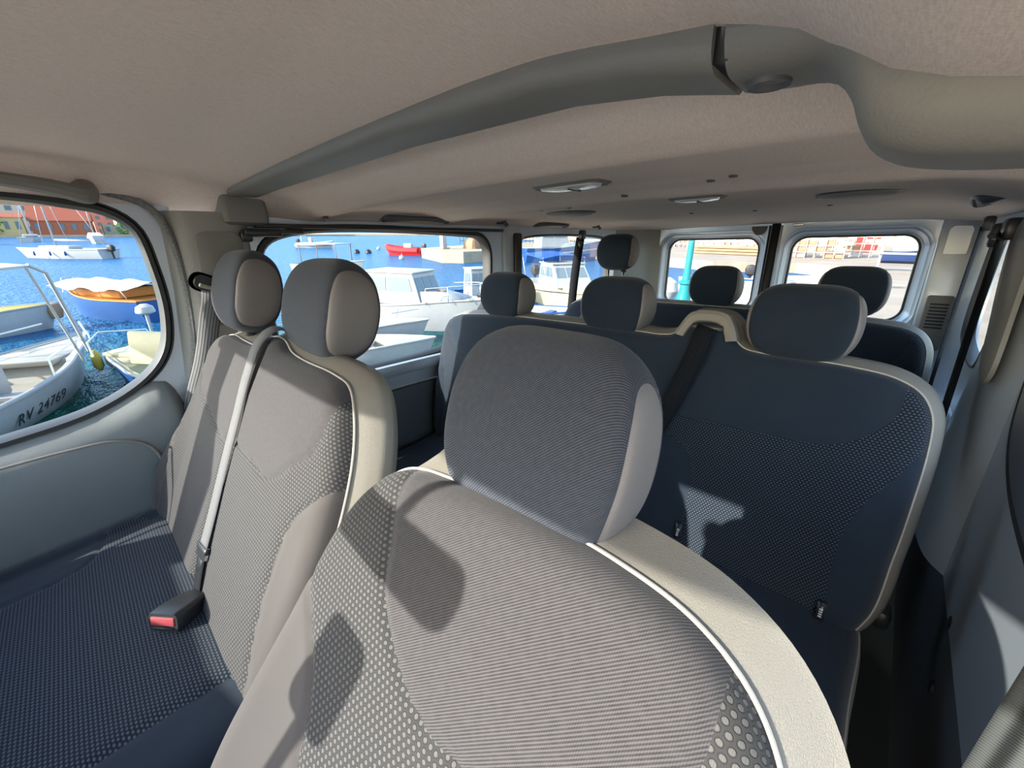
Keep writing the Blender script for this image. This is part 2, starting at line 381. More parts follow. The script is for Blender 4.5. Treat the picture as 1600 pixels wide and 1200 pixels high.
def headrest(seat, back, loc, hw=.125, hh=.095, th=.052, tilt=-12, fabric='twill_hr', side='vinyl2', post=.05, yaw=0, band=.93):
    """pad with a fabric band wrapping front, top and back and vinyl caps on both flanks"""
    prof = catmull([(-th*.6, -hh*.94), (-th*.95, -hh*.62), (-th*1.06, -.1*hh), (-th*.98, hh*.5), (-th*.66, hh*.88), (0, hh), (th*.6, hh*.86), (th*.95, hh*.4), (th*1.0, -.25*hh), (th*.8, -hh*.72), (th*.25, -hh*.99)], 72)
    xs = []
    for k in range(81):
        a = -1+2*k/80; xs.append(math.copysign(1-(1-abs(a))**2.3, a))
    V = []; dz = []; UV = []
    for x in xs:
        ax = abs(x); sz = max(1-ax**4.6, 0)**(1/4.6) if ax < 1 else 0.0; sy = max(1-ax**9, 0)**(1/5) if ax < 1 else 0.0
        sz = max(sz, .03); sy = max(sy, .03)
        for (py, pz) in prof:
            q = pz*sz/hh; taper = 1-.27*max(0, -q)**2.2-.20*max(0, q)**2.4
            V.append((x*hw*taper, py*sy, pz*sz))
            dz.append(band+.02*(py/th)-.03*q*q-ax); UV.append((x*hw, pz+py*.6))
    m = len(prof); F = []
    for i in range(len(xs)-1):
        for j in range(m): j2 = (j+1) % m; F.append((i*m+j, (i+1)*m+j, (i+1)*m+j2, i*m+j2))
    F.append(tuple(range(m))); F.append(tuple(range((len(xs)-1)*m, len(xs)*m))[::-1])
    # groove along the seam
    for i, v in enumerate(V):
        g = .003*math.exp(-(dz[i]/.018)**2); r = math.hypot(v[1], v[2]) or 1
        V[i] = (v[0]*(1-g*1.5), v[1]*(1-g/r*.5), v[2]*(1-g/r*.5))
    ins, outs = clip_faces(V, F, dz, {'uv': UV})
    h = mesh_part('headrest', V, ins, UV, MT[fabric], seat)
    h.matrix_local = local_matrix(back) @ Matrix.Translation(loc) @ Matrix.Rotation(math.radians(tilt), 4, 'X') @ Matrix.Rotation(math.radians(yaw), 4, 'Z')
    L = [f for f in outs if sum(V[i][0] for i in f) < 0]; Rr = [f for f in outs if sum(V[i][0] for i in f) >= 0]
    mesh_part('side_panel', V, L, UV, MT[side], h); mesh_part('side_panel', V, Rr, UV, MT[side], h)
    for sx in (-1, 1):
        MB().tube([(sx*hw*.42, .004, -hh*.8), (sx*hw*.42, .004, -hh-post)], .005, 10).build('post', MT['blackpl' if post < .05 else 'chrome'], h)
    MB().lathe([(.0, 0), (.013, 0), (.015, .004), (.012, .012), (.0, .012)], (hw*.42, .004, -hh-.008), n=16).build('post_guide', MT['blackpl'], h)
    return h

def cushion(name, parent, x0, x1, y0, y1, z, thick, zones, rest, rest_name, bulge=None, tilt=4, side='vinyl', r=.05, T=None):
    """seat squab: the same upholstered slab laid flat, face up; local x across, local z = depth from the front edge"""
    w, d = (x1-x0)/2, (y1-y0); m = r
    out = [(-w, m), (-w, d*.5), (-w, d-m), (-w+m*.3, d-m*.3), (-w+m, d), (0, d), (w-m, d), (w-m*.3, d-m*.3), (w, d-m), (w, d*.5), (w, m), (w-m*.3, m*.3), (w-m, 0), (0, -.012), (-w+m, 0), (-w+m*.3, m*.3)]
    sh = pad(name, parent, out, zones, rest, rest_name, (0, 0), 0, 0, T=thick, R=.035, bulge=bulge, side_mat=side, side_out=.012, crown=.02)
    sh.rotation_euler = (math.radians(-90+tilt), 0, 0)
    sh.location = ((x0+x1)/2-parent.location.x, y0, z-thick/2-.01)
    return sh
# --- driver seat (nearest)
ds = empty('driver_seat', (.37, 0, 0))
tag(ds, 'single grey front seat nearest the camera, with cream vinyl edge and one big headrest', 'car seat')
def drv_bulge(x, z):
    a = max(0, (abs(x)-.12)/.1); b = math.exp(-((z-.2)/.16)**2)
    return .03*min(a, 1)**1.4*b
drv_out = [(-.155, .606), (-.108, .613), (0, .622), (.101, .622), (.169, .611), (.211, .587), (.238, .545), (.250, .47), (.258, .36), (.258, .25), (.245, .12), (.215, .02), (.15, -.01), (0, -.015),
           (-.15, -.01), (-.22, .02), (-.25, .12), (-.265, .25), (-.265, .34), (-.258, .43), (-.242, .515), (-.215, .565), (-.185, .594)]
bk = pad('backrest', ds, drv_out, [
    ('center_panel', 'twill', [(-.158, .66), (.0, .66), (.192, .66), (.195, .61), (.196, .54), (.175, .49), (.10, .45), (.03, .432), (-.01, .436), (-.05, .452), (-.095, .485), (-.12, .53), (-.145, .58)]),
    ('bolster', 'bolster', [(-.32, .436), (-.258, .436), (-.2, .405), (-.15, .36), (-.125, .30), (-.118, .2), (-.12, .05), (-.13, -.05), (-.32, -.05)]),
    ('bolster', 'bolster', [(.32, .41), (.258, .41), (.2, .38), (.15, .33), (.125, .28), (.118, .2), (.12, .05), (.13, -.05), (.32, -.05)])],
    'dots', 'patterned_panel', (.245, .955), .62, 33, T=.085, bulge=drv_bulge, side_out=.034, lo=.2)
headrest(ds, bk, (-.02, .0, .698), hw=.117, hh=.111, th=.043, tilt=14, fabric='twill_hr', post=.03, band=.972)
cushion('seat_cushion', ds, .12, .62, -.40, .06, .47, .12, [('center_panel', 'twill', [(-.15, .5), (.15, .5), (.15, .05), (-.15, .05)])], 'dots', 'patterned_panel')
MB().box((0, -.14, .2), (.42, .42, .24), bev=.03).build('seat_base', MT['trim_dark'], ds)
# --- front passenger bench
ps = empty('passenger_bench', (-.38, 0, 0))
tag(ps, 'two place grey front bench on the left with a belt lying down its middle', 'car seat')
def pas_bulge(x, z):
    a = max(0, (-x-.28)/.12)+max(0, (x-.38)/.1)*.3; b = math.exp(-((z-.24)/.15)**2)
    return .05*min(a, 1)**1.3*b + .012*math.exp(-((x-.02)/.02)**2)*-1
pas_out = [(-.385, .60), (-.35, .636), (-.30, .65), (-.2, .648), (-.116, .649), (-.055, .662), (-.009, .685), (.05, .685), (.10, .668), (.165, .662), (.30, .66), (.36, .65), (.398, .61), (.428, .545), (.440, .433), (.43, .32), (.405, .18), (.385, .05), (.34, -.01),
           (0, -.02), (-.36, -.01), (-.39, .03), (-.405, .13), (-.408, .25), (-.407, .36), (-.403, .46), (-.397, .54)]
bk2 = pad('backrest', ps, pas_out, [
    ('upper_panel', 'twill', [(.028, .72), (.36, .72), (.378, .62), (.364, .541), (.32, .505), (.269, .468), (.225, .452), (.18, .455), (.12, .458), (.044, .461), (.030, .5), (.028, .6)]),
    ('upper_panel', 'twill', [(-.39, .72), (.018, .72), (.018, .6), (.022, .47), (-.02, .44), (-.12, .455), (-.22, .475), (-.30, .49), (-.345, .52), (-.375, .58)]),
    ('bolster', 'bolster', [(.55, .52), (.447, .515), (.41, .485), (.375, .449), (.352, .40), (.343, .33), (.343, .24), (.36, .13), (.37, -.05), (.55, -.05)]),
    ('bolster', 'bolster', [(-.55, .46), (-.45, .455), (-.41, .42), (-.365, .36), (-.352, .27), (-.352, .15), (-.39, -.05), (-.55, -.05)])],
    'dots', 'patterned_panel', (.25, .95), .61, 25, T=.10, bulge=pas_bulge, side_out=.032, N=340, lo=.3)
for hx in (.115, -.285):
    headrest(ps, bk2, (hx, .02 if hx > 0 else -.025, .772 if hx < 0 else .772), hw=.125 if hx > 0 else .12, hh=.105, th=.056, tilt=10, fabric='twill_hr', side='vinyl2', post=.03)
cushion('seat_cushion', ps, -.765, .02, -.42, .12, .505, .14, [('front_panel', 'suede', [(-.6, .32), (-.26, .315), (-.225, .28), (-.22, .1), (-.22, -.1), (-.6, -.1)]), ('rear_strip', 'suede', [(-.6, .55), (-.6, .37), (-.40, .37), (-.34, .42), (-.28, .455), (0, .5), (0, .6)]), ('side_strip', 'suede', [(.36, .6), (.36, -.1), (.6, -.1), (.6, .6)])],
    'waffle', 'patterned_panel', tilt=5, bulge=lambda x, z: .025*max(0, min(1, (-x-.33)/.08)), side='suede')
MB().box((0, -.14, .19), (.76, .44, .26), bev=.03).build('seat_base', MT['trim_dark'], ps)
# --- second row bench and its copy, the third row
def rear_bench(loc_x, Yt, Zt, label, group=None):
    e = empty('rear_bench', (loc_x, 0, 0)); tag(e, label, 'car seat', group)
    right = [(.436, .579), (.52, .579), (.60, .577), (.674, .567), (.715, .545), (.738, .507), (.747, .445), (.749, .312), (.747, .212), (.737, .06), (.70, .0)]
    top = [(-.60, .572), (-.441, .584), (-.15, .59), (.125, .592), (.19, .592), (.225, .60), (.249, .63), (.27, .652), (.30, .656), (.345, .652), (.366, .63), (.378, .60), (.40, .584)]
    left = [(-.70, 0), (-.737, .06), (-.747, .212), (-.749, .312), (-.747, .44), (-.735, .50), (-.705, .545), (-.66, .565)]
    out = top+right+[(0, -.005)]+left
    up = [(.193, .70), (.193, .396), (.284, .392), (.416, .397), (.536, .403), (.606, .412), (.652, .442), (.69, .495), (.694, .55), (.68, .60), (.66, .70)]
    zr = [('upper_panel', 'suede', [(-.68, .70), (-.69, .56), (-.69, .5), (-.65, .445), (-.60, .412), (-.45, .40), (-.2, .393), (0, .392), (.3, .392), (.45, .398), (.55, .403), (.606, .412), (.652, .442), (.69, .495), (.694, .55), (.68, .70)]),
          ('bolster', 'suede', [(.9, .445), (.748, .44), (.715, .38), (.674, .293), (.66, .197), (.667, .06), (.67, -.05), (.9, -.05)]),
          ('bolster', 'suede', [(-.9, .445), (-.748, .44), (-.715, .38), (-.674, .293), (-.66, .197), (-.667, .06), (-.67, -.05), (-.9, -.05)]),
          ('bolster', 'suede', [(.16, -.05), (.165, .12), (.16, .25), (.175, .305), (.22, .33), (.27, .334), (.325, .312), (.35, .261), (.353, .133), (.348, -.05)])]
    s = pad('backrest', e, out, zr, 'waffle', 'patterned_panel', (Yt, Zt), .585, 12, T=.10, side_out=.022, N=420, rings=40, groove=.005,
            bulge=lambda x, z: .02*math.exp(-((z-.2)/.15)**2)*(min(1, max(0, (abs(x)-.6)/.1))+.8*math.exp(-((x-.26)/.08)**2)))
    # moulded belt outlet on the hump
    g = MB(); P = [(.235, .60), (.25, .632), (.268, .657), (.30, .665), (.35, .661), (.372, .635), (.386, .60)]
    P = [tuple(q) for q in catmull(P, 40, closed=False)]; q2 = [(x*.0+.31+(x-.31)*.62, .585+(z-.585)*.62) for x, z in P]
    rings = []
    for (k, yy) in ((0, -.03), (0, -.055), (.3, -.062), (.8, -.058), (1, -.045), (1, .02)):
        rings.append([(a[0]*(1-k)+b_[0]*k, yy, a[1]*(1-k)+b_[1]*k) for a, b_ in zip(P, q2)])
    g.loft(rings, closed_u=False, cap=False); g.loft([[(p[0], .05, p[1]) for p in P], [(p[0], -.03, p[1]) for p in P]], closed_u=False, cap=False)
    g.build('belt_outlet', MT['vinyl'], s)
    MB().box((.315, -.038, .624), (.075, .05, .018), bev=.006).build('outlet_slot', MT['blackpl'], s)
    return e, s
rb, rs = rear_bench(-.045, 1.08, .955, 'long grey bench in the middle row with a dark belt crossing its back')
cushion('seat_cushion', rb, -.79, .69, .55, 1.04, .40, .13, [('side_strip', 'suede', [(.60, .7), (.60, -.1), (.9, -.1), (.9, .7)]), ('side_strip', 'suede', [(-.9, .7), (-.9, -.1), (-.60, -.1), (-.60, .7)])], 'waffle', 'patterned_panel', side='suede')
MB().box((0, .80, .17), (1.3, .36, .22), bev=.02).build('seat_base', MT['blackpl'], rb)
HRR = []
for hx, dz in ((-.43, 0), (.03, 0), (.498, 0)):
    HRR.append(headrest(rb, rs, (hx, .0, .66+dz), hw=.108, hh=.086, th=.052, tilt=6, fabric='suede', side='vinyl2', post=.03))
# cloth tags sewn into the seams
for (x, z) in ((.352, .095), (.664, .06)):
    t = MB().box((x, -.076, z), (.016, .0016, .042)); t = t.build('care_tag', MT['blackpl'], rs)
    tx = MB(); 
    for k in range(4): tx.box((x, -.0771, z-.012+k*.0055), (.006, .0006, .003))
    tx.build('tag_print', MT['white'], rs)
r3, r3s = rear_bench(-.03, 1.93, .925, 'rearmost long grey bench, standing just before the two rear doors')
for hx, dz in ((-.485, .165), (.03, .015), (.505, .022)):
    headrest(r3, r3s, (hx, .0, .665+dz), hw=.106, hh=.09, th=.052, tilt=6, fabric='suede', side='vinyl2', post=.03+dz)
cushion('seat_cushion', r3, -.77, .71, 1.42, 1.90, .40, .13, [], 'waffle', 'patterned_panel', side='suede')
MB().box((0, 1.66, .17), (1.3, .36, .22), bev=.02).build('seat_base', MT['blackpl'], r3)
# ------------------------------------------------------------------ van shell
def S_(o, kind='structure'): o['kind'] = kind; return o
def offset(poly, d):
    P = np.array(poly, float); n = np.roll(P, -1, 0)-np.roll(P, 1, 0); n = np.stack([n[:, 1], -n[:, 0]], 1); n /= np.linalg.norm(n, axis=1)[:, None]
    if sdf([P[0]+n[0]*.004], P)[0] > 0: n = -n
    return P+n*d
def mapper(axis):
    return (lambda a, b, c: (c, a, b)) if axis == 'x' else (lambda a, b, c: (a, c, b))
def ray_poly(c, ang, poly):
    d = np.array([math.cos(ang), math.sin(ang)]); best = None; P = np.asarray(poly, float)
    for a, b in zip(P, np.roll(P, -1, 0)):
        e = b-a; den = d[0]*e[1]-d[1]*e[0]
        if abs(den) < 1e-12: continue
        q = a-c; t = (q[0]*e[1]-q[1]*e[0])/den; u = (q[0]*d[1]-q[1]*d[0])/den
        if t > 0 and -1e-9 <= u <= 1+1e-9 and (best is None or t < best): best = t
    return c+d*(best or 0)
def plate(name, outer, hole, axis, pos, depth, mat, parent=None, rings=()):
    """flat sheet with one opening; rings = [(offset, depth)] pressed steps from the opening outwards"""
    m = mapper(axis); c = np.mean(hole, 0); out = np.asarray(outer, float)
    big = offset(hole, rings[-1][0]) if rings else np.asarray(hole)
    angs = sorted(set([math.atan2(*(p-c)[::-1]) for p in out] + [math.atan2(*(p-c)[::-1]) for p in np.asarray(hole)]))
    H = [ray_poly(c, a, hole) for a in angs]; B = MB(); L = []
    L.append([m(p[0], p[1], pos+depth) for p in H])
    if rings:
        for (o_, dd) in rings:
            hp = offset(hole, o_) if o_ else hole; L.append([m(*ray_poly(c, a, hp), pos+dd) for a in angs])
    else: L.append([m(p[0], p[1], pos) for p in H])
    L.append([m(*ray_poly(c, a, out), pos) for a in angs]); L.append([m(*ray_poly(c, a, out), pos+depth) for a in angs])
    B.loft(L, cap=False); return B.build(name, MT[mat], parent, auto=30)
def band(name, poly, w0, w1, axis, p0, p1, mat, parent=None, rnd=True):
    """closed strip following an outline, between offsets w0..w1 and depths p0..p1"""
    m = mapper(axis); a = offset(poly, w0); b = offset(poly, w1); B = MB(); mid = (a+b)/2; e = (p1-p0)*.3
    L = [[m(q[0], q[1], p1) for q in a], [m(q[0], q[1], p0+e) for q in a], [m(q[0], q[1], p0) for q in a*.75+b*.25], [m(q[0], q[1], p0) for q in a*.25+b*.75], [m(q[0], q[1], p0+e) for q in b], [m(q[0], q[1], p1) for q in b]]
    L.append(L[0]); B.loft(L, cap=False); return B.build(name, MT[mat], parent)
def pane(name, poly, axis, pos, parent=None):
    m = mapper(axis); B = MB(); B.loft([[m(q[0], q[1], pos) for q in poly], [m(q[0], q[1], pos+.003) for q in poly]])
    return B.build(name, MT['glass'], parent, smooth=False)
# ceiling -----------------------------------------------------------------
ZC = [(-.50, 1.36), (-.42, 1.375), (-.2, 1.40), (0, 1.405), (.2, 1.39), (.34, 1.368), (.42, 1.362), (.48, 1.352), (.54, 1.325), (.585, 1.311), (.62, 1.313), (.68, 1.328), (.78, 1.334), (.95, 1.334), (1.03, 1.325), (1.08, 1.312), (1.12, 1.311), (1.18, 1.322), (1.3, 1.328), (1.6, 1.328), (1.9, 1.322), (2.3, 1.325), (2.55, 1.32), (2.75, 1.31), (2.87, 1.306), (2.93, 1.30), (2.95, 1.27)]
RF = [(.0, 1.366), (.30, 1.36), (.40, 1.350), (.467, 1.341), (.513, 1.324), (.539, 1.307), (.573, 1.281), (.615, 1.270), (.70, 1.263), (.87, 1.262)]
def ceil_z(x, y):
    z = float(np.interp(y, [p[0] for p in ZC], [p[1] for p in ZC]))
    ax = abs(x); side = 1.283 if x < 0 else 1.272
    if y < .36 and x < 0: side = 1.303
    s0 = .745 if x < 0 else .60
    t = min(1, max(0, (ax-s0)/(.86-s0))); t = t*t*(3-2*t)
    z -= .014*(ax/.8)**2
    z = z*(1-t)+side*t
    if x > .2:
        r = float(np.interp(x, [p[0] for p in RF], [p[1] for p in RF]))+max(0, .3-y)*.10; f = min(1, max(0, (.46-y)/.08)); k = min(1, (x-.2)/.2)*f
        z = z*(1-k)+min(z, r)*k
    return z
B = MB(); xs = np.linspace(-.865, .865, 70); ys = sorted(set(np.linspace(-.5, 2.95, 130)) | {p[0] for p in ZC})
for y in ys:
    for x in xs: B.v.append((x, y, ceil_z(x, y)))
n = len(xs)
for i in range(len(ys)-1):
    for j in range(n-1): B.f.append((i*n+j, (i+1)*n+j, (i+1)*n+j+1, i*n+j+1))
S_(B.build('ceiling', MT['headliner'], auto=0))
B = MB(); B.loft([[(x, -.5, 1.43+.02*(1-(x/.9)**2)) for x in np.linspace(-.9, .9, 12)]+[(x, -.5, 1.46+.04*(1-(x/.9)**2)) for x in np.linspace(.9, -.9, 12)], [(x, 3.0, 1.43+.02*(1-(x/.9)**2)) for x in np.linspace(-.9, .9, 12)]+[(x, 3.0, 1.46+.04*(1-(x/.9)**2)) for x in np.linspace(.9, -.9, 12)]])
S_(B.build('trim_1', MT['silver']))       # roof skin
for sx in (-1, 1):
    S_(MB().box((sx*.885, 1.27, 1.385), (.05, 3.5, .14), bev=.015).build('trim_2', MT['silver']))
# floor --------------------------------------------------------------------
S_(MB().box((0, 1.0, -.02), (1.72, 4.1, .04)).build('floor', MT['floor']))
# cross beam under the roof -------------------------------------------------
def sect(yf, yb, zt, zb, k=5, r=.014):
    return rrect((yb-yf)/2, (zt-zb)/2, r, k, (yf+yb)/2, (zt+zb)/2)
def beam(name, L, mat):
    B = MB(); xs_ = np.array([q[0] for q in L]); A = np.array([q[1:] for q in L])
    xx = np.linspace(xs_[0], xs_[-1], 40) if len(L) > 3 else xs_
    R_ = []
    for x in xx:
        v = [float(np.interp(x, xs_, A[:, i])) for i in range(4)]; R_.append([(x, p[0], p[1]) for p in sect(*v, r=min(.02, (v[2]-v[3])*.35))])
    B.loft(R_); return B.build(name, MT[mat])
bm_ = S_(beam('trim_3', [(-.82, .345, .43, 1.385, 1.338), (-.6, .345, .43, 1.392, 1.343), (0, .345, .43, 1.40, 1.347), (.3, .345, .43, 1.385, 1.340), (.40, .345, .43, 1.375, 1.328), (.462, .345, .43, 1.36, 1.315)], 'trim'))
S_(MB().box((.466, .388, 1.35), (.012, .074, .06)).build('trim_4', MT['blackpl']))
B = MB(); path = [(.470, .345, .43, 1.36, 1.313), (.50, .343, .43, 1.355, 1.310), (.53, .34, .43, 1.36, 1.305), (.545, .338, .432, 1.35, 1.285), (.556, .335, .435, 1.34, 1.262), (.572, .33, .438, 1.335, 1.250), (.60, .325, .44, 1.33, 1.243), (.68, .32, .445, 1.32, 1.238), (.84, .32, .45, 1.31, 1.232)]
P_ = catmull(path, 60, closed=False)
B.loft([[(v[0], p[0], p[1]) for p in sect(*v[1:], r=.024)] for v in P_])
endp = S_(B.build('trim_5', MT['trim']))
d = MB(); d.lathe([(.001, .006), (.008, .006), (.011, .002), (.0125, -.001), (.014, -.0012), (.0145, .001), (.0145, .008), (.001, .008)], n=28, c=(.492, .385, 1.3085)); d.build('screw_recess', MT['trim_dark'], endp)
# left end of the beam, cap over the pillar
B = MB(); B.loft([[(p[0]-.828, p[1]+.385, z) for p in rrect(hx, hy, .016, 5)] for (z, hx, hy) in ((1.392, .03, .045), (1.37, .046, .050), (1.33, .054, .056), (1.29, .056, .058), (1.275, .054, .056), (1.268, .044, .046))])
S_(B.build('trim_6', MT['trim']))
# grab handles
def handle(name, a, b, drop, label, cat='grab handle', group=None, r=.009, inward=.042, mat='trim_dark'):
    a, b = Vector(a), Vector(b); m_ = (a+b)/2; root = empty(name, m_); tag(root, label, cat, group)
    d_ = (b-a).normalized(); inn = Vector((1 if m_.x < 0 else -1, 0, 0)); L = (b-a).length
    pts = [a+inn*0, a+inn*inward*.7+Vector((0, 0, -drop*.5)), a+d_*L*.18+inn*inward+Vector((0, 0, -drop*.2)), m_+inn*inward*1.15, b-d_*L*.18+inn*inward+Vector((0, 0, -drop*.2)), b+inn*inward*.7+Vector((0, 0, -drop*.5)), b+inn*0]
    P = catmull([tuple(p-m_) for p in pts], 30, closed=False)
    rr = [r*(1.5-.6*math.sin(math.pi*i/29)) for i in range(30)]
    B = MB(); B.tube([tuple(p) for p in P], rr, 10); B.build('grip', MT[mat], root)
    for q in (a, b): MB().box(tuple(q-m_+inn*.004), (.012, .035, .022), bev=.006).build('mount', MT[mat], root)
    return root
handle('grab_handle', (-.815, .83, 1.302), (-.815, 1.10, 1.302), .002, 'dark grab handle above the big left side window', group=None)
handle('grab_handle', (-.815, 1.68, 1.302), (-.815, 1.92, 1.302), .002, 'grab handle above the small rear left window, behind the grey roof disc')
handle('grab_handle', (-.80, -.25, 1.355), (-.80, .075, 1.338), .03, 'grey grab handle above the front passenger window, cut by the photo edge', inward=.04, mat='trim', r=.015)
handle('grab_handle', (.755, .93, 1.303), (.755, 1.16, 1.303), .03, 'nearer of the two folded grab handles on the right edge of the roof', r=.013, inward=.03)
handle('grab_handle', (.745, 1.62, 1.31), (.745, 1.82, 1.31), .028, 'farther of the two folded grab handles on the right edge of the roof', r=.012)
for (x, y, z, lb) in ((-.795, .60, 1.306, 'small grey coat hook beside the cross beam, above the big left window'), (-.795, 1.42, 1.306, 'small grey coat hook between the two rear left grab handles'), (-.795, 2.22, 1.305, 'small grey coat hook farthest back on the left roof edge')):
    r_ = empty('coat_hook', (x, y, z)); tag(r_, lb, 'coat hook')
    MB().box((0, 0, 0), (.012, .06, .024), bev=.005).build('base', MT['trim_dark'], r_)
    MB().tube([(0, 0, 0), (.022, 0, -.004), (.03, 0, -.018), (.038, 0, -.012)], [.01, .009, .007, .006], 8).build('hook', MT['trim_dark'], r_)
# roof lamps and discs
def lamp(loc, sx, sy, label, rot=0):
    r_ = empty('roof_lamp', loc, (0, 0, rot)); tag(r_, label, 'interior lamp')
    B = MB(); pr = rrect(sx, sy, min(sx, sy)*.6, 6)
    B.loft([[(p[0]*k, p[1]*k, z) for p in pr] for k, z in ((1.12, .006), (1.15, -.001), (1.05, -.006), (.9, -.003))], cap=True); B.build('bezel', MT['trim'], r_)
    B = MB(); B.loft([[(p[0]*k, p[1]*k, z) for p in pr] for k, z in ((.9, -.002), (.85, -.009), (.5, -.012), (.05, -.013))]); B.build('lens', MT['lampglass'], r_)
    MB().box((sx*.15, 0, -.013), (.004, sy*1.4, .003)).build('lens_divider', MT['trim_dark'], r_)
lamp((-.02, .86, ceil_z(-.02, .86)), .085, .035, 'pale roof lamp nearest the cross beam, on the ceiling above the middle bench')
lamp((.10, 1.34, ceil_z(.1, 1.34)), .07, .03, 'smaller pale roof lamp farther back, left of the grey roof disc')
for (x, y, lb) in ((-.44, 1.46, 'flat grey disc on the left of the ceiling by a grab handle'), (.46, 1.56, 'flat grey oval disc on the right half of the ceiling')):
    r_ = empty('roof_speaker', (x, y, ceil_z(x, y))); tag(r_, lb, 'roof disc')
    MB().lathe([(.001, -.012), (.06, -.0115), (.085, -.008), (.092, -.002), (.094, .004), (.001, .004)], n=40).build('cover', MT['trim_light'], r_)
    MB().lathe([(.094, .004), (.098, -.003), (.104, .004)], n=40).build('rim', MT['trim_dark'], r_)
for i, (x, y) in enumerate(((-.40, 1.22), (-.30, 1.25), (.25, 1.0), (.30, .98), (-.12, 1.9), (.1, 2.0), (.02, 1.05), (.36, 1.9))):
    o = MB().lathe([(.001, -.004), (.008, -.003), (.01, .003), (.001, .003)], (x, y, ceil_z(x, y)), n=12).build('roof_clip', MT['trim_dark']); tag(o, 'small round dark fixing clip in the grey headliner', 'clip', 'fixing clips in the headliner')
# windows of the left side ---------------------------------------------------
W1 = catmull([(.52, 1.243), (1.24, 1.243), (1.325, 1.232), (1.358, 1.19), (1.358, 1.05), (1.350, .96), (1.315, .915), (1.21, .838), (1.12, .79), (1.02, .772), (.6, .772), (.47, .79), (.43, .86), (.418, 1.05), (.43, 1.2)], 150)
d2 = S_(plate('door_2', [(.37, .655), (1.46, .655), (1.46, 1.30), (.37, 1.30)], offset(W1, .022), 'x', -.83, -.045, 'silver'))
w = S_(pane('window_1', offset(W1, .004), 'x', -.866)); band('window_seal', W1, -.002, .026, 'x', -.822, -.868, 'black', w)
# pressed ledge under the window and the dark card below
MB().box((-.818, .915, .735), (.03, 1.06, .05), bev=.012).build('sill_ledge', MT['silver'], d2)
MB().box((-.835, .915, .33), (.04, 1.09, .64), bev=.012).build('door_card', MT['trim_dark'], d2)
MB().lathe([(.001, .002), (.011, .002), (.013, -.004), (.001, -.004)], n=16, M=Matrix.Rotation(math.radians(90), 4, 'Y'), c=(-.812, 1.06, .60)).build('card_plug', MT['black'], d2)
MB().box((-.80, .915, 1.268), (.03, 1.02, .012), bev=.003).build('top_seal', MT['black'], d2)
# roller fitting at the top front corner of the sliding door
rf = empty('door_closer', (-.79, .42, 1.248)); tag(rf, 'black latch fitting at the upper front corner of the big left window', 'latch')
MB().box((0, .0, 0), (.03, .10, .022), bev=.006).build('body', MT['blackpl'], rf); MB().box((.0, -.045, -.01), (.025, .03, .03), bev=.006).build('roller', MT['blackpl'], rf); MB().box((-.002, .075, .004), (.02, .08, .012), bev=.004).build('arm', MT['blackpl'], rf)
# post between the side windows, quarter window
S_(MB().box((-.84, 1.515, .66), (.05, .11, 1.30), bev=.012).build('wall_left', MT['silver']))
S_(MB().box((-.812, 1.545, .95), (.03, .05, .62), bev=.01).build('trim_7', MT['blackpl']))
W2 = catmull([(1.66, 1.238), (2.36, 1.238), (2.43, 1.22), (2.45, 1.15), (2.45, .92), (2.42, .84), (2.34, .815), (1.68, .80), (1.60, .82), (1.585, .9), (1.585, 1.16), (1.60, 1.22)], 130)
wl = S_(plate('wall_left', [(1.57, .62), (2.60, .62), (2.60, 1.30), (1.57, 1.30)], offset(W2, .01), 'x', -.83, -.045, 'silver'))
w = S_(pane('window_2', offset(W2, .004), 'x', -.866)); band('window_seal', W2, -.002, .014, 'x', -.835, -.868, 'black', w)
MB().box((-.835, 2.08, .31), (.04, 1.02, .62), bev=.01).build('lower_panel', MT['trim_dark'], wl)
# rear left corner trim, swept round the corner
c_ = catmull([(-.835, 2.50), (-.815, 2.62), (-.79, 2.76), (-.755, 2.88), (-.71, 2.925), (-.69, 2.94)], 14, closed=False)
B = MB(); B.loft([[(p[0], p[1], z) for p in c_] for z in (0, .5, 1.0, 1.32)], closed_u=False, cap=False); B.loft([[(p[0]-.04, p[1]+.02, z) for p in c_] for z in (0, .5, 1.0, 1.32)], closed_u=False, cap=False)
S_(B.build('wall_left', MT['trim_light']))
# rear doors ------------------------------------------------------------------
def rear_door(name, wn, x0, x1, gx0, gx1):
    G = rrect((gx1-gx0)/2, .222, .075, 12, (gx0+gx1)/2, 1.0); G = np.array(G)
    d_ = S_(plate(name, [(x0, -.0), (x1, -.0), (x1, 1.31), (x0, 1.31)], G, 'y', 2.93, .085, 'silver', rings=[(.0, .072), (.006, .060), (.012, .052), (.016, .050), (.022, .040), (.032, .022), (.036, .020), (.042, .014), (.050, .002), (.055, .0)]))
    w = S_(pane(wn, offset(G, .004), 'y', 3.002)); band('window_seal', G, -.006, .006, 'y', 2.992, 3.01, 'black', w)
    MB().box(((x0+x1)/2, 2.92, .38), (x1-x0-.08, .03, .62), bev=.012).build('door_card', MT['trim_dark'], d_)
    return d_
dl = rear_door('door_3', 'window_3', -.715, -.022, -.655, -.085)
dr = rear_door('door_4', 'window_4', .022, .70, .088, .64)
S_(MB().box((0, 2.945, .65), (.045, .03, 1.30)).build('trim_8', MT['black']))
for x in (-.03, .03): MB().tube([(x, 2.925, .1), (x, 2.925, 1.29)], .006, 8).build('edge_seal', MT['black'] if x < 0 else MT['silver'], dl)
B = MB(); B.prism([(-.125, 1.287), (-.045, 1.287), (-.05, 1.262), (-.072, 1.238), (-.095, 1.238), (-.118, 1.262)], 2.905, 2.925, 'y'); lt = B.build('door_latch', MT['blackpl'], dl)
MB().box((.11, 2.92, 1.288), (.05, .02, .014), bev=.003).build('striker', MT['chrome'], dr)
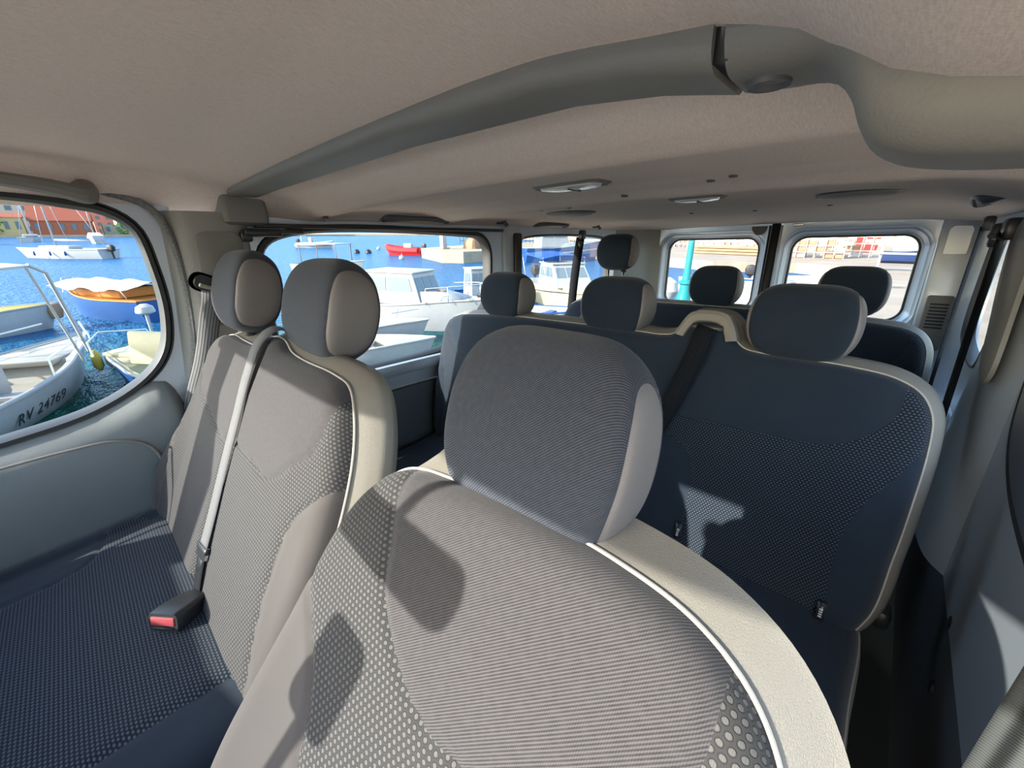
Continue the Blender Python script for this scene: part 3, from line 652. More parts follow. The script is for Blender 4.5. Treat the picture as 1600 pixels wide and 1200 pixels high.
# rear right corner pillar with the air vent
S_(MB().box((.768, 2.94, .66), (.15, .06, 1.30), bev=.01).build('wall_right', MT['silver']))
B = MB(); B.prism([(.722, 1.24), (.733, 1.255), (.79, 1.255), (.80, 1.24), (.80, 1.13), (.722, 1.13)], 2.898, 2.906, 'y'); S_(B.build('trim_9', MT['silver']))
va = empty('air_vent', (.765, 2.90, .80)); tag(va, 'grey slatted vent plate on the silver pillar right of the rear doors', 'air vent')
B = MB(); B.loft([[(p[0]*k, y, p[1]*k) for p in rrect(.048, .135, .012, 5)] for k, y in ((1, .006), (1, -.006), (.95, -.01), (.05, -.0101))]); B.build('vent_plate', MT['trim'], va)
for k in range(8):
    s_ = MB().box((.002, -.010, .094-k*.0165), (.066, .006, .0085), bev=.002).build('vent_slot', MT['black'], va)
# right wall --------------------------------------------------------------------
W3 = catmull([(.50, 1.243), (1.05, 1.243), (1.14, 1.23), (1.17, 1.18), (1.17, .95), (1.13, .86), (1.0, .80), (.6, .78), (.47, .80), (.43, .9), (.43, 1.18)], 120)
S_(plate('wall_right', [(.37, .45), (1.26, .45), (1.26, 1.30), (.37, 1.30)], offset(W3, .02), 'x', .815, .06, 'silver'))
w = S_(pane('window_5', offset(W3, .004), 'x', .862)); band('window_seal', W3, -.002, .026, 'x', .806, .866, 'black', w)
W4 = catmull([(1.72, 1.238), (2.40, 1.238), (2.47, 1.22), (2.49, 1.15), (2.49, .90), (2.45, .84), (2.36, .815), (2.0, .80), (1.92, .82), (1.86, .92), (1.70, 1.14), (1.66, 1.20), (1.67, 1.228)], 120)
wr = S_(plate('wall_right', [(1.52, .60), (2.92, .60), (2.92, 1.30), (1.52, 1.30)], offset(W4, .01), 'x', .83, .045, 'silver'))
w = S_(pane('window_6', offset(W4, .004), 'x', .862)); band('window_seal', W4, -.002, .014, 'x', .826, .866, 'black', w)
MB().box((.80, 2.35, .60), (.10, 1.1, .03), bev=.01).build('wheel_arch_ledge', MT['silver'], wr)
# inner pillar skin, swelling towards the cabin
prof = catmull([(.835, 1.22), (.800, 1.27), (.782, 1.36), (.778, 1.5), (.79, 1.62), (.815, 1.70), (.838, 1.75)], 24, closed=False)
B = MB()
B.loft([[(p[0]-dx_, 1.22+(p[1]-1.22)*k, z) for p in prof] for z, dx_, k in ((.45, .012, 1.1), (.62, .008, 1.05), (.75, .004, .98), (.9, 0, .9), (1.1, -.002, .75), (1.31, -.004, .6))], closed_u=False, cap=False)
wp = S_(B.build('wall_right', MT['silver']))
Oq = catmull([(1.34, .93), (1.40, .905), (1.30, .90), (1.27, .93), (1.30, 1.0), (1.36, 1.15), (1.42, 1.22), (1.56, 1.22), (1.57, 1.14), (1.50, 1.04), (1.44, .95)][:0] or [(1.26, .94), (1.29, .905), (1.34, .90), (1.385, .93), (1.43, .99), (1.50, 1.07), (1.555, 1.15), (1.57, 1.21), (1.54, 1.235), (1.36, 1.235), (1.31, 1.20), (1.28, 1.08)], 60)
B = MB(); B.loft([[(.779, q[0], q[1]) for q in Oq], [(.771, q[0], q[1]) for q in Oq], [(.767, *(q*.9+Oq.mean(0)*.1)) for q in Oq], [(.766, *(q*.1+Oq.mean(0)*.9)) for q in Oq]]); B.build('pillar_trim', MT['trim'], wp)
# dark lower panels of the right side with pressed holes
lp = S_(MB().box((.845, 1.62, .28), (.05, 2.62, .58), bev=.01).build('wall_right', MT['trim_dark']))
for (y, z, r_) in ((1.62, .54, .018), (1.45, .42, .05), (1.05, .46, .012), (1.0, .33, .012), (2.0, .5, .02), (.86, .22, .012)):
    MB().lathe([(.001, .004), (r_*.8, .004), (r_, -.002), (r_*1.15, -.001), (r_*1.2, .004), (r_*.5, .006)], n=24, M=Matrix.Rotation(math.radians(-90), 4, 'Y'), c=(.818, y, z)).build('pressed_hole', MT['black'], lp)
# front left: B pillar trim --------------------------------------------------------
B = MB(); pr = catmull([(-.845, .175), (-.825, .20), (-.80, .225), (-.79, .27), (-.79, .33), (-.80, .365), (-.83, .385)], 20, closed=False)
B.loft([[(p[0], p[1]+s, z) for p in pr] for z, s in ((.0, -.06), (.6, -.055), (.85, -.03), (1.1, 0), (1.3, .012))], closed_u=False, cap=False)
bp = S_(B.build('wall_left', MT['trim_light']))
q = np.array(rrect(.055, .125, .03, 6, .300, 1.125)); q[:, 0] += (q[:, 1]-1.1)*.06
B = MB(); B.loft([[(-.789, *p) for p in q], [(-.784, *p) for p in q], [(-.781, *(p*.88+q.mean(0)*.12)) for p in q], [(-.7805, *(p*.05+q.mean(0)*.95)) for p in q]]); B.build('pillar_cover', MT['trim'], bp)
q = np.array(rrect(.035, .018, .016, 6, 0, 0)); 
B = MB(); B.loft([[(-.779, .262+p[0]+p[1]*.5, 1.112+p[1]-p[0]*.5) for p in q*k] for k in (1.25, 1.0)] + [[(-.772, .262+p[0]+p[1]*.5, 1.112+p[1]-p[0]*.5) for p in q*.95]]); B.build('belt_slot', MT['blackpl'], bp)
# front passenger door ----------------------------------------------------------------
WD = catmull([(-.52, 1.315), (-.06, 1.313), (.035, 1.303), (.10, 1.288), (.138, 1.255), (.152, 1.16), (.150, 1.04), (.125, .945), (.074, .885), (-.033, .828), (-.197, .797), (-.55, .770), (-.95, .75), (-.98, .80), (-.76, 1.06)], 180)
fd = S_(plate('door_1', [(-1.12, .70), (.215, .70), (.225, 1.35), (-1.12, 1.35)], offset(WD, .02), 'x', -.835, -.05, 'silver'))
w = S_(pane('window_7', offset(WD, .004), 'x', -.872)); band('window_seal', WD, -.002, .017, 'x', -.822, -.874, 'black', w)
wb = band('inner_reveal', WD, .016, .022, 'x', -.832, -.84, 'black', w)
# flocked strip along the shut line
st = catmull([(-.82, -.5, 1.343), (-.82, .02, 1.342), (-.82, .12, 1.333), (-.818, .185, 1.305), (-.814, .208, 1.24), (-.812, .212, 1.1), (-.812, .196, .95), (-.812, .165, .83), (-.815, .14, .74), (-.815, .125, .6)], 60, closed=False)
B = MB(); B.tube([tuple(p) for p in st], .0085, 8); B.build('weatherstrip', MT['flock'], fd)
# moulded door panel
def door_top(y): return float(np.interp(y, [-1.1, -.6, -.35, -.2, -.1, -.035, .02, .06, .09, .115, .132, .145], [.73, .755, .775, .785, .80, .815, .838, .858, .868, .862, .835, .78]))
B = MB(); yy = list(np.linspace(-1.1, .02, 40))+list(np.linspace(.03, .145, 16)); T_ = np.linspace(0, 1, 30)
for y in yy:
    zt = door_top(y)
    for t in T_:
        z = zt-(zt-.10)*t; dd = zt-z
        x = -.832+.062*(1-math.exp(-dd/.035))-.01*math.exp(-((dd-.30)/.1)**2)
        edge = max(0, (y-.10)/.045); x -= .035*edge**3
        # raised armrest contour
        cy, cz = -.28, .42; e_ = ((y-cy)/.345)**4+((z-cz)/.335)**4 if y > cy else abs((z-cz)/.335)**4
        x += .010*(1/(1+math.exp((e_-1)*9)))
        B.v.append((x, y, z))
m_ = len(T_)
for i in range(len(yy)-1):
    for j in range(m_-1): B.f.append((i*m_+j, i*m_+j+1, (i+1)*m_+j+1, (i+1)*m_+j))
B.build('door_panel', MT['doorvinyl'], fd, auto=0)
crease = catmull([(-.776, -1.0, .70), (-.764, -.5, .735), (-.7615, -.28, .752), (-.7615, -.10, .758), (-.762, -.02, .752), (-.763, .035, .72), (-.7635, .055, .66), (-.7625, .056, .58), (-.7615, .045, .50), (-.7615, .02, .42)], 60, closed=False)
B = MB(); B.tube([tuple(p) for p in crease], .0035, 8); B.build('panel_crease', MT['vinyl'], fd)
# header rail, screen pillars, screen, dashboard, mirror (in front of the camera plane, they shape the sunlight)
S_(MB().box((0, -.475, 1.383), (1.62, .05, .10), bev=.015).build('trim_10', MT['headliner']))
for sx in (-1, 1):
    B = MB(); B.loft([[(sx*(x+p[0]), y+p[1], z) for p in rrect(.03, .03, .012, 3)] for (x, y, z) in ((.80, -.47, 1.36), (.84, -.85, 1.08), (.86, -1.18, .82))]); S_(B.build('trim_11', MT['trim']))
S_(MB().loft([[(-.78, -.49, 1.335), (.78, -.49, 1.335), (.78, -.487, 1.335), (-.78, -.487, 1.335)], [(-.84, -1.2, .80), (.84, -1.2, .80), (.84, -1.197, .80), (-.84, -1.197, .80)]]).build('window_8', MT['glass'], smooth=False))
B = MB(); B.loft([[(x, y, z) for (y, z) in ((-1.2, .84), (-1.0, .865), (-.72, .87), (-.61, .86), (-.57, .78), (-.60, .50), (-.75, .40), (-1.2, .35))] for x in (-.80, -.4, .0, .3, .80)]); dsh = B.build('dashboard', MT['trim_dark']); tag(dsh, 'grey dashboard shelf under the windscreen, in front of the front seats', 'dashboard')
mr = empty('rear_view_mirror', (.065, -.30, 1.136), (0, 0, math.radians(-4))); tag(mr, 'rear view mirror hanging from the windscreen header at the front', 'mirror')
B = MB(); B.loft([[(p[0]*k, y, p[1]*k) for p in rrect(.135, .031, .022, 6)] for k, y in ((.9, -.02), (1, -.012), (1, .008), (.94, .012))]); B.build('housing', MT['blackpl'], mr)
B = MB(); B.loft([[(p[0]*.93, .0125, p[1]*.9) for p in rrect(.135, .031, .022, 6)], [(p[0]*.93, .0135, p[1]*.9) for p in rrect(.135, .031, .022, 6)]]); B.build('mirror_glass', MT['chrome'], mr)
MB().tube([(0, -.015, .02), (0, -.08, .12), (0, -.15, .23)], [.009, .008, .012], 8).build('stem', MT['blackpl'], mr)
# ------------------------------------------------------------------ belts
sb = empty('seat_belt', (-.80, .25, 1.10)); tag(sb, 'grey seat belt hanging from the slot in the front left pillar', 'seat belt')
o = ribbon('webbing', [(.022, .012, .008), (.035, .006, -.02), (.03, -.012, -.08), (.024, -.045, -.185), (.012, -.10, -.325), (.008, -.13, -.45)], .047, MT['web'], sb, wdir=[(.0, 1, .25), (.35, .9, 0), (.45, .9, 0), (.5, .85, 0)])
MB().box((.028, .012, .004), (.012, .06, .012), M=Matrix.Rotation(math.radians(-24), 4, 'X'), bev=.004).build('guide_loop', MT['vinyl'], sb)
def on_back(sh, pts, lift=.0):
    M_ = local_matrix(sh); return [tuple(M_ @ Vector(p)) for p in pts]
def tongue(parent, loc, rot, s=1.0):
    t = MB(); pr = rrect(.024*s, .014*s, .006, 4); t.loft([[(p[0], -.002, p[1]) for p in pr], [(p[0], .003, p[1]) for p in pr]])
    t.box((0, .0005, -.026*s), (.020*s, .003, .03*s), bev=.001); o_ = t.build('tongue', MT['chrome'], parent); o_.location = loc; o_.rotation_euler = rot
    t2 = MB().box((0, 0, .006), (.05*s, .010, .014), bev=.004).build('tongue_grip', MT['blackpl'], o_); return o_
sb2 = empty('seat_belt', (-.38, .0, 0)); tag(sb2, 'grey belt strap running down the middle of the left front bench', 'seat belt')
pts = on_back(bk2, [(.012, .02, .705), (.018, -.035, .705), (.02, -.060, .67), (.022, -.066, .60), (.03, -.066, .5), (.038, -.066, .4), (.052, -.067, .3), (.062, -.069, .235)])
ribbon('webbing', pts, .040, MT['web'], sb2, wdir=(1, 0, -.1))
tongue(sb2, pts[-1], (math.radians(-25), 0, math.radians(5)))
ribbon('lower_webbing', on_back(bk2, [(.063, -.068, .22), (.075, -.067, .18), (.088, -.058, .11), (.09, -.03, .04)]), .040, MT['webdark'], sb2, wdir=(1, 0, -.1))
bu = empty('belt_buckle', (-.268, -.005, .563), (math.radians(-12), 0, math.radians(38))); tag(bu, 'black belt buckle with red button lying on the left front bench', 'belt buckle')
B = MB(); B.loft([[(p[0]*k, y, p[1]*k2+dz) for p in rrect(.030, .017, .009, 5)] for k, k2, y, dz in ((.55, .6, .06, -.006), (.85, .9, .03, -.002), (1, 1.05, -.01, 0), (1, 1.1, -.035, 0), (.94, 1, -.041, 0))]); B.build('housing', MT['blackpl'], bu)
MB().box((0, -.041, .003), (.046, .004, .016), bev=.002).build('release_button', MT['red'], bu)
MB().box((0, -.042, -.010), (.040, .003, .003)).build('slot', MT['black'], bu)
MB().tube([(0, .055, -.006), (.0, .10, -.02), (0, .14, -.04)], .012, 8).build('stalk', MT['blackpl'], bu)
sb3 = empty('seat_belt', (0, 1.0, 0)); tag(sb3, 'dark belt slanting over the middle row bench from the hump outlet', 'seat belt')
P0 = on_back(rs, [(.32, -.03, .628), (.315, -.068, .622), (.305, -.076, .56), (.285, -.078, .48), (.25, -.079, .36), (.205, -.082, .24), (.175, -.084, .13), (.16, -.075, .03)])
P0 = [(p[0]-.045, p[1]-1.0, p[2]) for p in P0]
ribbon('webbing', P0, .047, MT['webdark'], sb3, wdir=(1, 0, -.2))
o = tongue(sb3, (P0[5][0], P0[5][1]-.008, P0[5][2]), (math.radians(-12), math.radians(15), 0))
for k, (A_, B_, w_, lb) in enumerate((((.752, 1.56, 1.205), (.727, 1.10, .36), .047, 'wide dark belt hanging beside the right end of the middle bench'), ((.775, 2.30, 1.235), (.757, 1.98, .50), .022, 'thin dark belt farther back by the small right window'), ((-.79, 2.06, 1.24), (-.755, 1.92, .55), .047, 'dark belt hanging in front of the small rear left window'))):
    e = empty('seat_belt', A_); tag(e, lb, 'seat belt'); A_, B_ = Vector(A_), Vector(B_); D_ = B_-A_
    ribbon('webbing', [(0, 0, 0), tuple(D_*.3+Vector((-.004, -.012, 0))), tuple(D_*.65+Vector((-.004, -.01, 0))), tuple(D_)], w_, MT['webdark'], e, wdir=[(.35, .94, 0), (.3, .95, 0)] if k == 0 else ((.5, .85, 0) if k == 1 else (.75, .6, 0)))
    B = MB(); B.box((.012, 0, .014), (.03, .07 if k == 0 else .04, .05), bev=.008); B.build('anchor', MT['blackpl'], e)
    if k == 0:
        MB().tube([(-.02, -.04, .0), (.0, .0, -.006), (.01, .05, .0)], .008, 8).build('guide_bar', MT['blackpl'], e); MB().box((-.0, .07, -.0), (.03, .04, .06), bev=.01).build('height_knob', MT['blackpl'], e)
        MB().box(tuple(D_+Vector((0, 0, .01))), (.03, .05, .05), bev=.01).build('retainer', MT['blackpl'], e)
        MB().box(tuple(D_+Vector((-.02, -.02, .03))), (.006, .02, .03), bev=.002).build('tongue', MT['chrome'], e)
    if k == 2: MB().tube([(0, 0, -.02), (0, 0, -.07)], [.018, .012], 10).build('sleeve', MT['blackpl'], e)
fb = empty('seat_belt', (.715, .33, 1.0)); tag(fb, 'grey ribbed belt webbing close to the camera at the lower right corner', 'seat belt')
ribbon('webbing', [(.012, .01, .16), (.008, .006, .0), (.002, .0, -.2), (.0, -.0, -.5)], .05, MT['webmid'], fb, wdir=(.95, -.3, 0), n=50)

ph = empty('shadow_caster', (.10, -.32, .98), (0, 0, math.radians(-12))); tag(ph, 'black slab on a bent arm, added out of view to shadow the driver seat', 'shadow caster')  # unseen, added to cast the second shadow on the driver seat; real caster unknown
MB().loft([[(p[0], y, p[1]) for p in rrect(hx, hz, .02, 5)] for hx, hz, y in ((.034, .055, -.008), (.038, .06, -.004), (.038, .06, .006), (.034, .055, .009))]).build('caster_slab', MT['blackpl'], ph)
MB().tube([(0, -.01, -.02), (-.01, -.08, -.10), (-.02, -.18, -.12), (-.02, -.30, -.135)], [.010, .009, .009, .02], 10).build('arm', MT['blackpl'], ph)
# ------------------------------------------------------------------ harbour outside (level frame; the van leans on the sloping quay)
N_ = Vector((0.03543031, -0.01062709, 0.99931564)); ZX = Vector((0.99937215, 0.00037676, -0.03542830)); ZY = N_.cross(ZX)
SF = Matrix((ZX, ZY, N_)).transposed().to_4x4(); SF.translation = Vector((.591, 0, 1.2))-N_*2.3
def place(o, x, y, z=0, a=0):
    o.matrix_world = SF @ Matrix.Translation((x, y, z)) @ Matrix.Rotation(a, 4, 'Z'); return o
def root(name, x, y, z=0, a=0): o = bpy.data.objects.new(name, None); COL.objects.link(o); return place(o, x, y, z, a)
OM = {}
def om(name, c, rough=.5, **k):
    if name not in OM: OM[name] = plain(name, tuple(c)+(1,), rough, **{**dict(scale=8, vary=.1, spec=.2), **k})
    return OM[name]
white = om('white_gelcoat', (.29, .30, .31), .35); offw = om('off_white_deck', (.26, .25, .22), .5); cream = om('cream_gelcoat', (.38, .35, .22), .4)
bluep = om('blue_hull_paint', (.012, .055, .18), .4); navy = om('navy_hull_paint', (.015, .03, .09), .4); orng = om('orange_deck', (.42, .17, .04), .6)
redr = om('red_rubber', (.38, .015, .02), .5); greyr = om('grey_rubber', (.3, .32, .34), .5); dark = om('dark_engine', (.02, .02, .025), .4)
tarp = om('pale_tarp', (.33, .33, .35), .8); bimb = om('blue_canvas', (.015, .06, .22), .8); steel = om('steel_rail', (.6, .62, .64), .3, metal=.7)
yell = om('yellow_inside', (.36, .29, .05), .6); glassd = om('dark_boat_window', (.10, .14, .17), .15); rope = om('rope_fibre', (.45, .43, .38), .9); teal = om('teal_post_paint', (.01, .16, .18), .4)
conc = om('pier_concrete', (.27, .235, .17), .9, scale=3, vary=.3, bump=.5, bdist=.03); wood = om('weathered_wood', (.22, .14, .09), .8)
# water
q = NB('harbour_water'); c = q.coord(); s = q.sep(c)
far = q.smooth(q.ma('SQRT', q.ma('ADD', q.ma('MULTIPLY', s[0], s[0]), q.ma('MULTIPLY', s[1], s[1]))), 7, 17)
n1 = q.noise(1.6, q.scale(c, (1, 2.2, 1)), 4, .6); n2 = q.noise(.25, c, 3)
col = q.mix(far, (.002, .050, .032, 1), (.010, .070, .17, 1)); col = q.mix(q.smooth(n1, .45, .7, 0, .5), col, q.mix(far, (.01, .10, .07, 1), (.03, .13, .27, 1)))
wn = q.bump(q.ma('ADD', n1, q.ma('MULTIPLY', q.noise(7, c, 3), .25)), .8, .22)
df = q.n('ShaderNodeBsdfDiffuse'); q.put(df.inputs['Color'], col); q.put(df.inputs['Normal'], wn); gl = q.n('ShaderNodeBsdfGlossy'); gl.inputs['Roughness'].default_value = .18; q.put(gl.inputs['Normal'], wn); gl.inputs['Color'].default_value = (.75, .88, 1, 1)
fr = q.n('ShaderNodeFresnel'); fr.inputs['IOR'].default_value = 1.33; q.put(fr.inputs['Normal'], wn); mx = q.n('ShaderNodeMixShader'); q.t.links.new(q.ma('MULTIPLY', fr.outputs[0], .5), mx.inputs[0]); q.t.links.new(df.outputs[0], mx.inputs[1]); q.t.links.new(gl.outputs[0], mx.inputs[2]); q.t.links.new(mx.outputs[0], q.out.inputs[0])
B = MB(); B.add([(-900, -700, 0), (120, -700, 0), (120, 900, 0), (-900, 900, 0)], [(0, 1, 2, 3)]); o = B.build('harbour_water', q.m, smooth=False); tag(o, 'rippled blue harbour water, green beside the quay', 'water', kind='stuff'); place(o, 0, 0)
# quay
q = NB('quay_paving'); c = q.coord(); br = q.n('ShaderNodeTexBrick'); q.put(br.inputs['Vector'], c); br.inputs['Scale'].default_value = 1.0; br.inputs['Mortar Size'].default_value = .012; br.inputs['Brick Width'].default_value = 1.2; br.inputs['Row Height'].default_value = .6
br.inputs['Color1'].default_value = (.23, .185, .14, 1); br.inputs['Color2'].default_value = (.20, .16, .12, 1); br.inputs['Mortar'].default_value = (.2, .18, .15, 1)
q.set(Base_Color=q.mix(q.smooth(q.noise(.6, c, 5), .4, .7, 0, .5), br.outputs[0], (.30, .25, .19, 1)), Roughness=.85); QM = q.m
def slab(name, poly, z0, z1, m): 
    B = MB(); B.prism(poly, z0, z1, 'z'); o = B.build(name, m, smooth=False); place(o, 0, 0); return S_(o)
slab('ground', [(-3.6, -60), (60, -60), (60, 11.3), (-3.6, 11.3)], -.8, .6, QM)
slab('ground', [(-.9, 11.3), (60, 11.3), (60, 27), (-.9, 27)], -.8, .6, QM)
slab('ground', [(-230, 175), (-60, 84), (-28, 42), (-19.6, 32.2), (-8.6, 27.6), (-4.6, 30), (-.9, 27), (60, 27), (60, 320), (-230, 320)], -.8, .6, QM)
# far shore with its houses
FM = om('hill_scrub', (.10, .13, .06), .9, scale=1, vary=.5)
slab('ground', [(-330, -260), (-212, -200), (-214, -60), (-214, 40), (-210, 66), (-205, 104), (-180, 144), (-165, 190), (-300, 300)], -.8, .8, om('shore_stone', (.3, .25, .18), .9, scale=.4, vary=.3))
def house(x, y, w_, d_, h, a, wall, roof, label, rh=0, wins=(0, 0), z=.8):
    r = root('house', x, y, z, a); tag(r, label, 'building')
    MB().box((0, 0, h/2), (d_, w_, h)).build('wall', wall, r, smooth=False)
    if rh:
        B = MB(); B.prism([(-w_/2-.4, h), (w_/2+.4, h), (w_/2*.15, h+rh), (-w_/2*.15, h+rh)] if False else [(-d_/2-.4, h), (d_/2+.4, h), (0, h+rh)], -w_/2-.4, w_/2+.4, 'y'); B.build('roof', roof, r, smooth=False)
    nx, nz = wins
    for i in range(nx):
        for k in range(nz):
            MB().box((d_/2+.05, -w_/2+w_*(i+.5)/nx, h*(k+.55)/nz), (.12, w_/nx*.38, h/nz*.45)).build('window', glassd, r, smooth=False)
    return r
tile = om('red_roof_tiles', (.26, .075, .045), .9, scale=2); brick = om('red_brick_wall', (.28, .09, .05), .9, scale=2); yw = om('yellow_wall', (.42, .31, .15), .9); cw = om('cream_wall', (.42, .37, .30), .9); pk = om('pink_wall', (.44, .17, .12), .9); ob = om('orange_wall', (.40, .12, .06), .9)
house(-225, -13, 15, 10, 5.5, 0, yw, tile, 'long yellow house at the far left of the shore', 1.5, (6, 1))
house(-226, 4, 15, 12, 4.6, -.1, brick, tile, 'wide red brick hall with tiled roof behind the sailboats', 5, (5, 1))
house(-262, -2, 36, 10, 15, 0, cw, tile, 'tall cream block behind the red roofed hall', 3, (8, 4))
house(-248, 16, 6, 9, 12.5, 0, pk, tile, 'narrow pink tower house above the shore', 2, (2, 5))
house(-246, 23.5, 6, 10, 11.5, 0, ob, tile, 'tall orange house right of the pink tower house', 2, (3, 5))
house(-247, 36, 12, 10, 11, 0, cw, tile, 'cream house at the right end of the far shore row', 2.5, (3, 4))
house(-228, 24, 20, 6, 3.6, 0, om('beige_wall', (.33, .29, .21), .9), tile, 'low beige building on the shore under the orange house', 0, (7, 1))
house(-255, 60, 30, 10, 12, 0, cw, tile, 'cream house hidden by the front door frame, on the far shore', 3, (6, 3)); house(-250, -48, 34, 12, 15, 0, cw, tile, 'cream block on the shore beyond the left edge of the front window', 3, (6, 3))
def bush(x, y, z, r, label, group=None, h=1.0, seed=0, name='tree'):
    rn = random.Random(seed); B = MB()
    for k in range(90):
        a = rn.random()*6.28; b_ = rn.random()*math.pi; rr_ = r*(.6+.4*rn.random()); p = Vector((math.cos(a)*math.sin(b_)*rr_, math.sin(a)*math.sin(b_)*rr_, (math.cos(b_)*rr_)*h+r*h))
        t = r*.28; v = [p+Vector((rn.uniform(-t, t), rn.uniform(-t, t), rn.uniform(-t, t))) for _ in range(4)]; B.add(v, [(0, 1, 2), (0, 2, 3), (0, 3, 1), (1, 3, 2)])
    rt_ = root(name, x, y, z); tag(rt_, label, 'tree', group); B.build('crown', om('foliage', (.08, .16, .03), .9, scale=1, vary=.5), rt_, smooth=False)
    MB().tube([(0, 0, 0), (0, 0, r*h)], r*.08, 6).build('trunk', wood, rt_); return rt_
bush(-219.5, -13, .8, 3.0, 'green tree in front of the yellow house', h=1.3, seed=1)
for k, (x, y, r) in enumerate(((-218, 19, 2.3), (-218, 24.5, 2.0), (-217, 30, 2.4), (-218, 36, 2.2))): bush(x, y, .8, r, 'round green tree in the row before the low beige building', 'trees before the low beige building', seed=3+k)
# boats --------------------------------------------------------------------
def hull_pts(L, Bm, H, sheer, keel, n=22, transom=.82, full=2.4):
    st = []
    for i in range(n+1):
        t = i/n; b = Bm/2*(transom+(1-transom)*math.sin(min(1, t/.45)*math.pi/2))*max(0.012, 1-max(0, (t-.35)/.65)**full)
        zt = H*(1+sheer*max(0, t-.3)**1.6*2); rake = .10*L*max(0, t-.8)/.2
        st.append((t, b, zt, rake))
    rings = []
    for t, b, zt, rk in st:
        x = -L/2+L*.92*t; zk = -keel*(1-max(0, (t-.75)/.25)**2*.9)
        r = [(x+rk, -b, zt), (x+rk*.6, -b*.96, zt*.55), (x+rk*.2, -b*.80, 0.0), (x, -b*.45, zk*.6), (x, 0, zk), (x, b*.45, zk*.6), (x+rk*.2, b*.80, 0.0), (x+rk*.6, b*.96, zt*.55), (x+rk, b, zt)]
        rings.append(r)
    return rings
def boat(label, x, y, a, L, Bm, H, hull, deck, group=None, sheer=.35, open_=True, depth=.35, gun=None, keel=.3, transom=.82, name='boat', inner=None, full=2.4):
    r = root(name, x, y, 0, a); tag(r, label, 'boat', group); R_ = hull_pts(L, Bm, H, sheer, keel, transom=transom, full=full); n = len(R_)
    B = MB(); B.loft(R_, closed_u=False, cap=False); k = 0; B.f.append(tuple(range(9))); B.build('hull', hull, r)
    g = MB(); g.tube([(p[0][0], p[0][1], p[0][2]) for p in R_]+[(p[8][0], p[8][1], p[8][2]) for p in R_[::-1]], .028 if L < 8 else .05, 6, closed=True); g.build('gunwale', gun or deck, r)
    B = MB(); LR = []
    for i, p in enumerate(R_):
        t = i/(n-1); w = p[8][1]; zt = p[8][2]; x_ = p[0][0]
        wi = max(w-.10, w*.3)
        if open_ and .04 < t < .74: dz = depth
        else: dz = .02
        LR.append([(x_, -w, zt), (x_, -wi, zt), (x_, -wi*.92, zt-dz), (x_, 0, zt-dz+(.0 if dz > .1 else .03)), (x_, wi*.92, zt-dz), (x_, wi, zt), (x_, w, zt)])
    B.loft(LR, closed_u=False, cap=False); B.build('deck', inner or deck, r)
    if open_:
        for t in (.2, .5):
            p = R_[int(t*(n-1))]; MB().box((p[0][0], 0, p[0][2]-.12), (.25, p[8][1]*1.8, .04), bev=.01).build('thwart', deck, r)
    r['dims'] = [L, Bm, H]; return r
def rail(r, pts, name='rail', rad=.013, m=None): return MB().tube(pts, rad, 6).build(name, m or steel, r)
def outboard(r, x, z, s=1.0, m=None):
    o = MB().loft([[(x+p[0]*s-.12*s, p[1]*s, z+zz*s) for p in rrect(hx, hy, .06, 4)] for hx, hy, zz in ((.08, .07, .02), (.17, .12, .08), (.2, .13, .28), (.14, .10, .40), (.05, .04, .43))]).build('outboard_engine', m or dark, r)
    MB().tube([(x-.12*s, 0, z+.05*s), (x-.16*s, 0, z-.55*s), (x-.18*s, 0, z-.75*s)], [.06*s, .04*s, .05*s], 8).build('engine_leg', dark, o)
def fender(r, x, y, z, m=None): MB().lathe([(.001, .22), (.03, .2), (.075, .12), (.08, -.12), (.03, -.2), (.001, -.22)], (x, y, z), n=12).build('fender', m or white, r)
def cabin(r, x0, x1, w, z0, h, m=white, slope=.35, back=.08, win=3, fw=.25, roofm=None):
    pr = [(x0+back*.3, z0), (x0, z0), (x0+back, z0+h), (x1-slope, z0+h), (x1, z0)]
    B = MB(); B.loft([[(px, y*(1-.12*(pz-z0)/h), pz) for px, pz in pr[1:]] for y in (-w/2, w/2)]); cb = B.build('cabin', m, r, smooth=False)
    MB().box(((x0+back+x1-slope)/2, 0, z0+h+.02), (x1-slope-x0-back+.16, w*.95, .05), bev=.015).build('roof', roofm or m, cb)
    for sy in (-1, 1):
        for k in range(win):
            a0 = x0+back+.08+(x1-slope-x0-back-.1)*k/win; a1 = x0+back+(x1-slope-x0-back-.1)*(k+1)/win
            z1, z2 = z0+h*.42, z0+h*.86; B = MB()
            def Y(zz): return sy*(w/2*(1-.12*(zz-z0)/h)+.004)
            B.add([(a0, Y(z1), z1), (a1+(slope*.35 if k == win-1 else 0), Y(z1), z1), (a1, Y(z2), z2), (a0, Y(z2), z2)], [(0, 1, 2, 3)]); B.add([(a0, Y(z1)+sy*.01, z1), (a1+(slope*.35 if k == win-1 else 0), Y(z1)+sy*.01, z1), (a1, Y(z2)+sy*.01, z2), (a0, Y(z2)+sy*.01, z2)], [(0, 1, 2, 3)])
            B.build('cabin_window', glassd, cb, smooth=False)
    for k in (-1, 0, 1) if fw else ():
        def F(t, yy): return (x1-slope*t+.012, yy*(1-.12*t), z0+h*t)
        y0, y1 = (k-.44)*w*.31, (k+.44)*w*.31
        B = MB(); B.add([F(.42, y0), F(.42, y1), F(.86, y1), F(.86, y0)], [(0, 1, 2, 3)]); B.build('windscreen', glassd, cb, smooth=False)
    for sx in (x0+back, ): 
        B = MB(); B.add([(x0-.004, -w*.3, z0+h*.35), (x0-.004, w*.3, z0+h*.35), (x0+back*.8, w*.28, z0+h*.85), (x0+back*.8, -w*.28, z0+h*.85)], [(0, 1, 2, 3)]); B.build('rear_window', glassd, cb, smooth=False)
    return cb
PI = math.pi
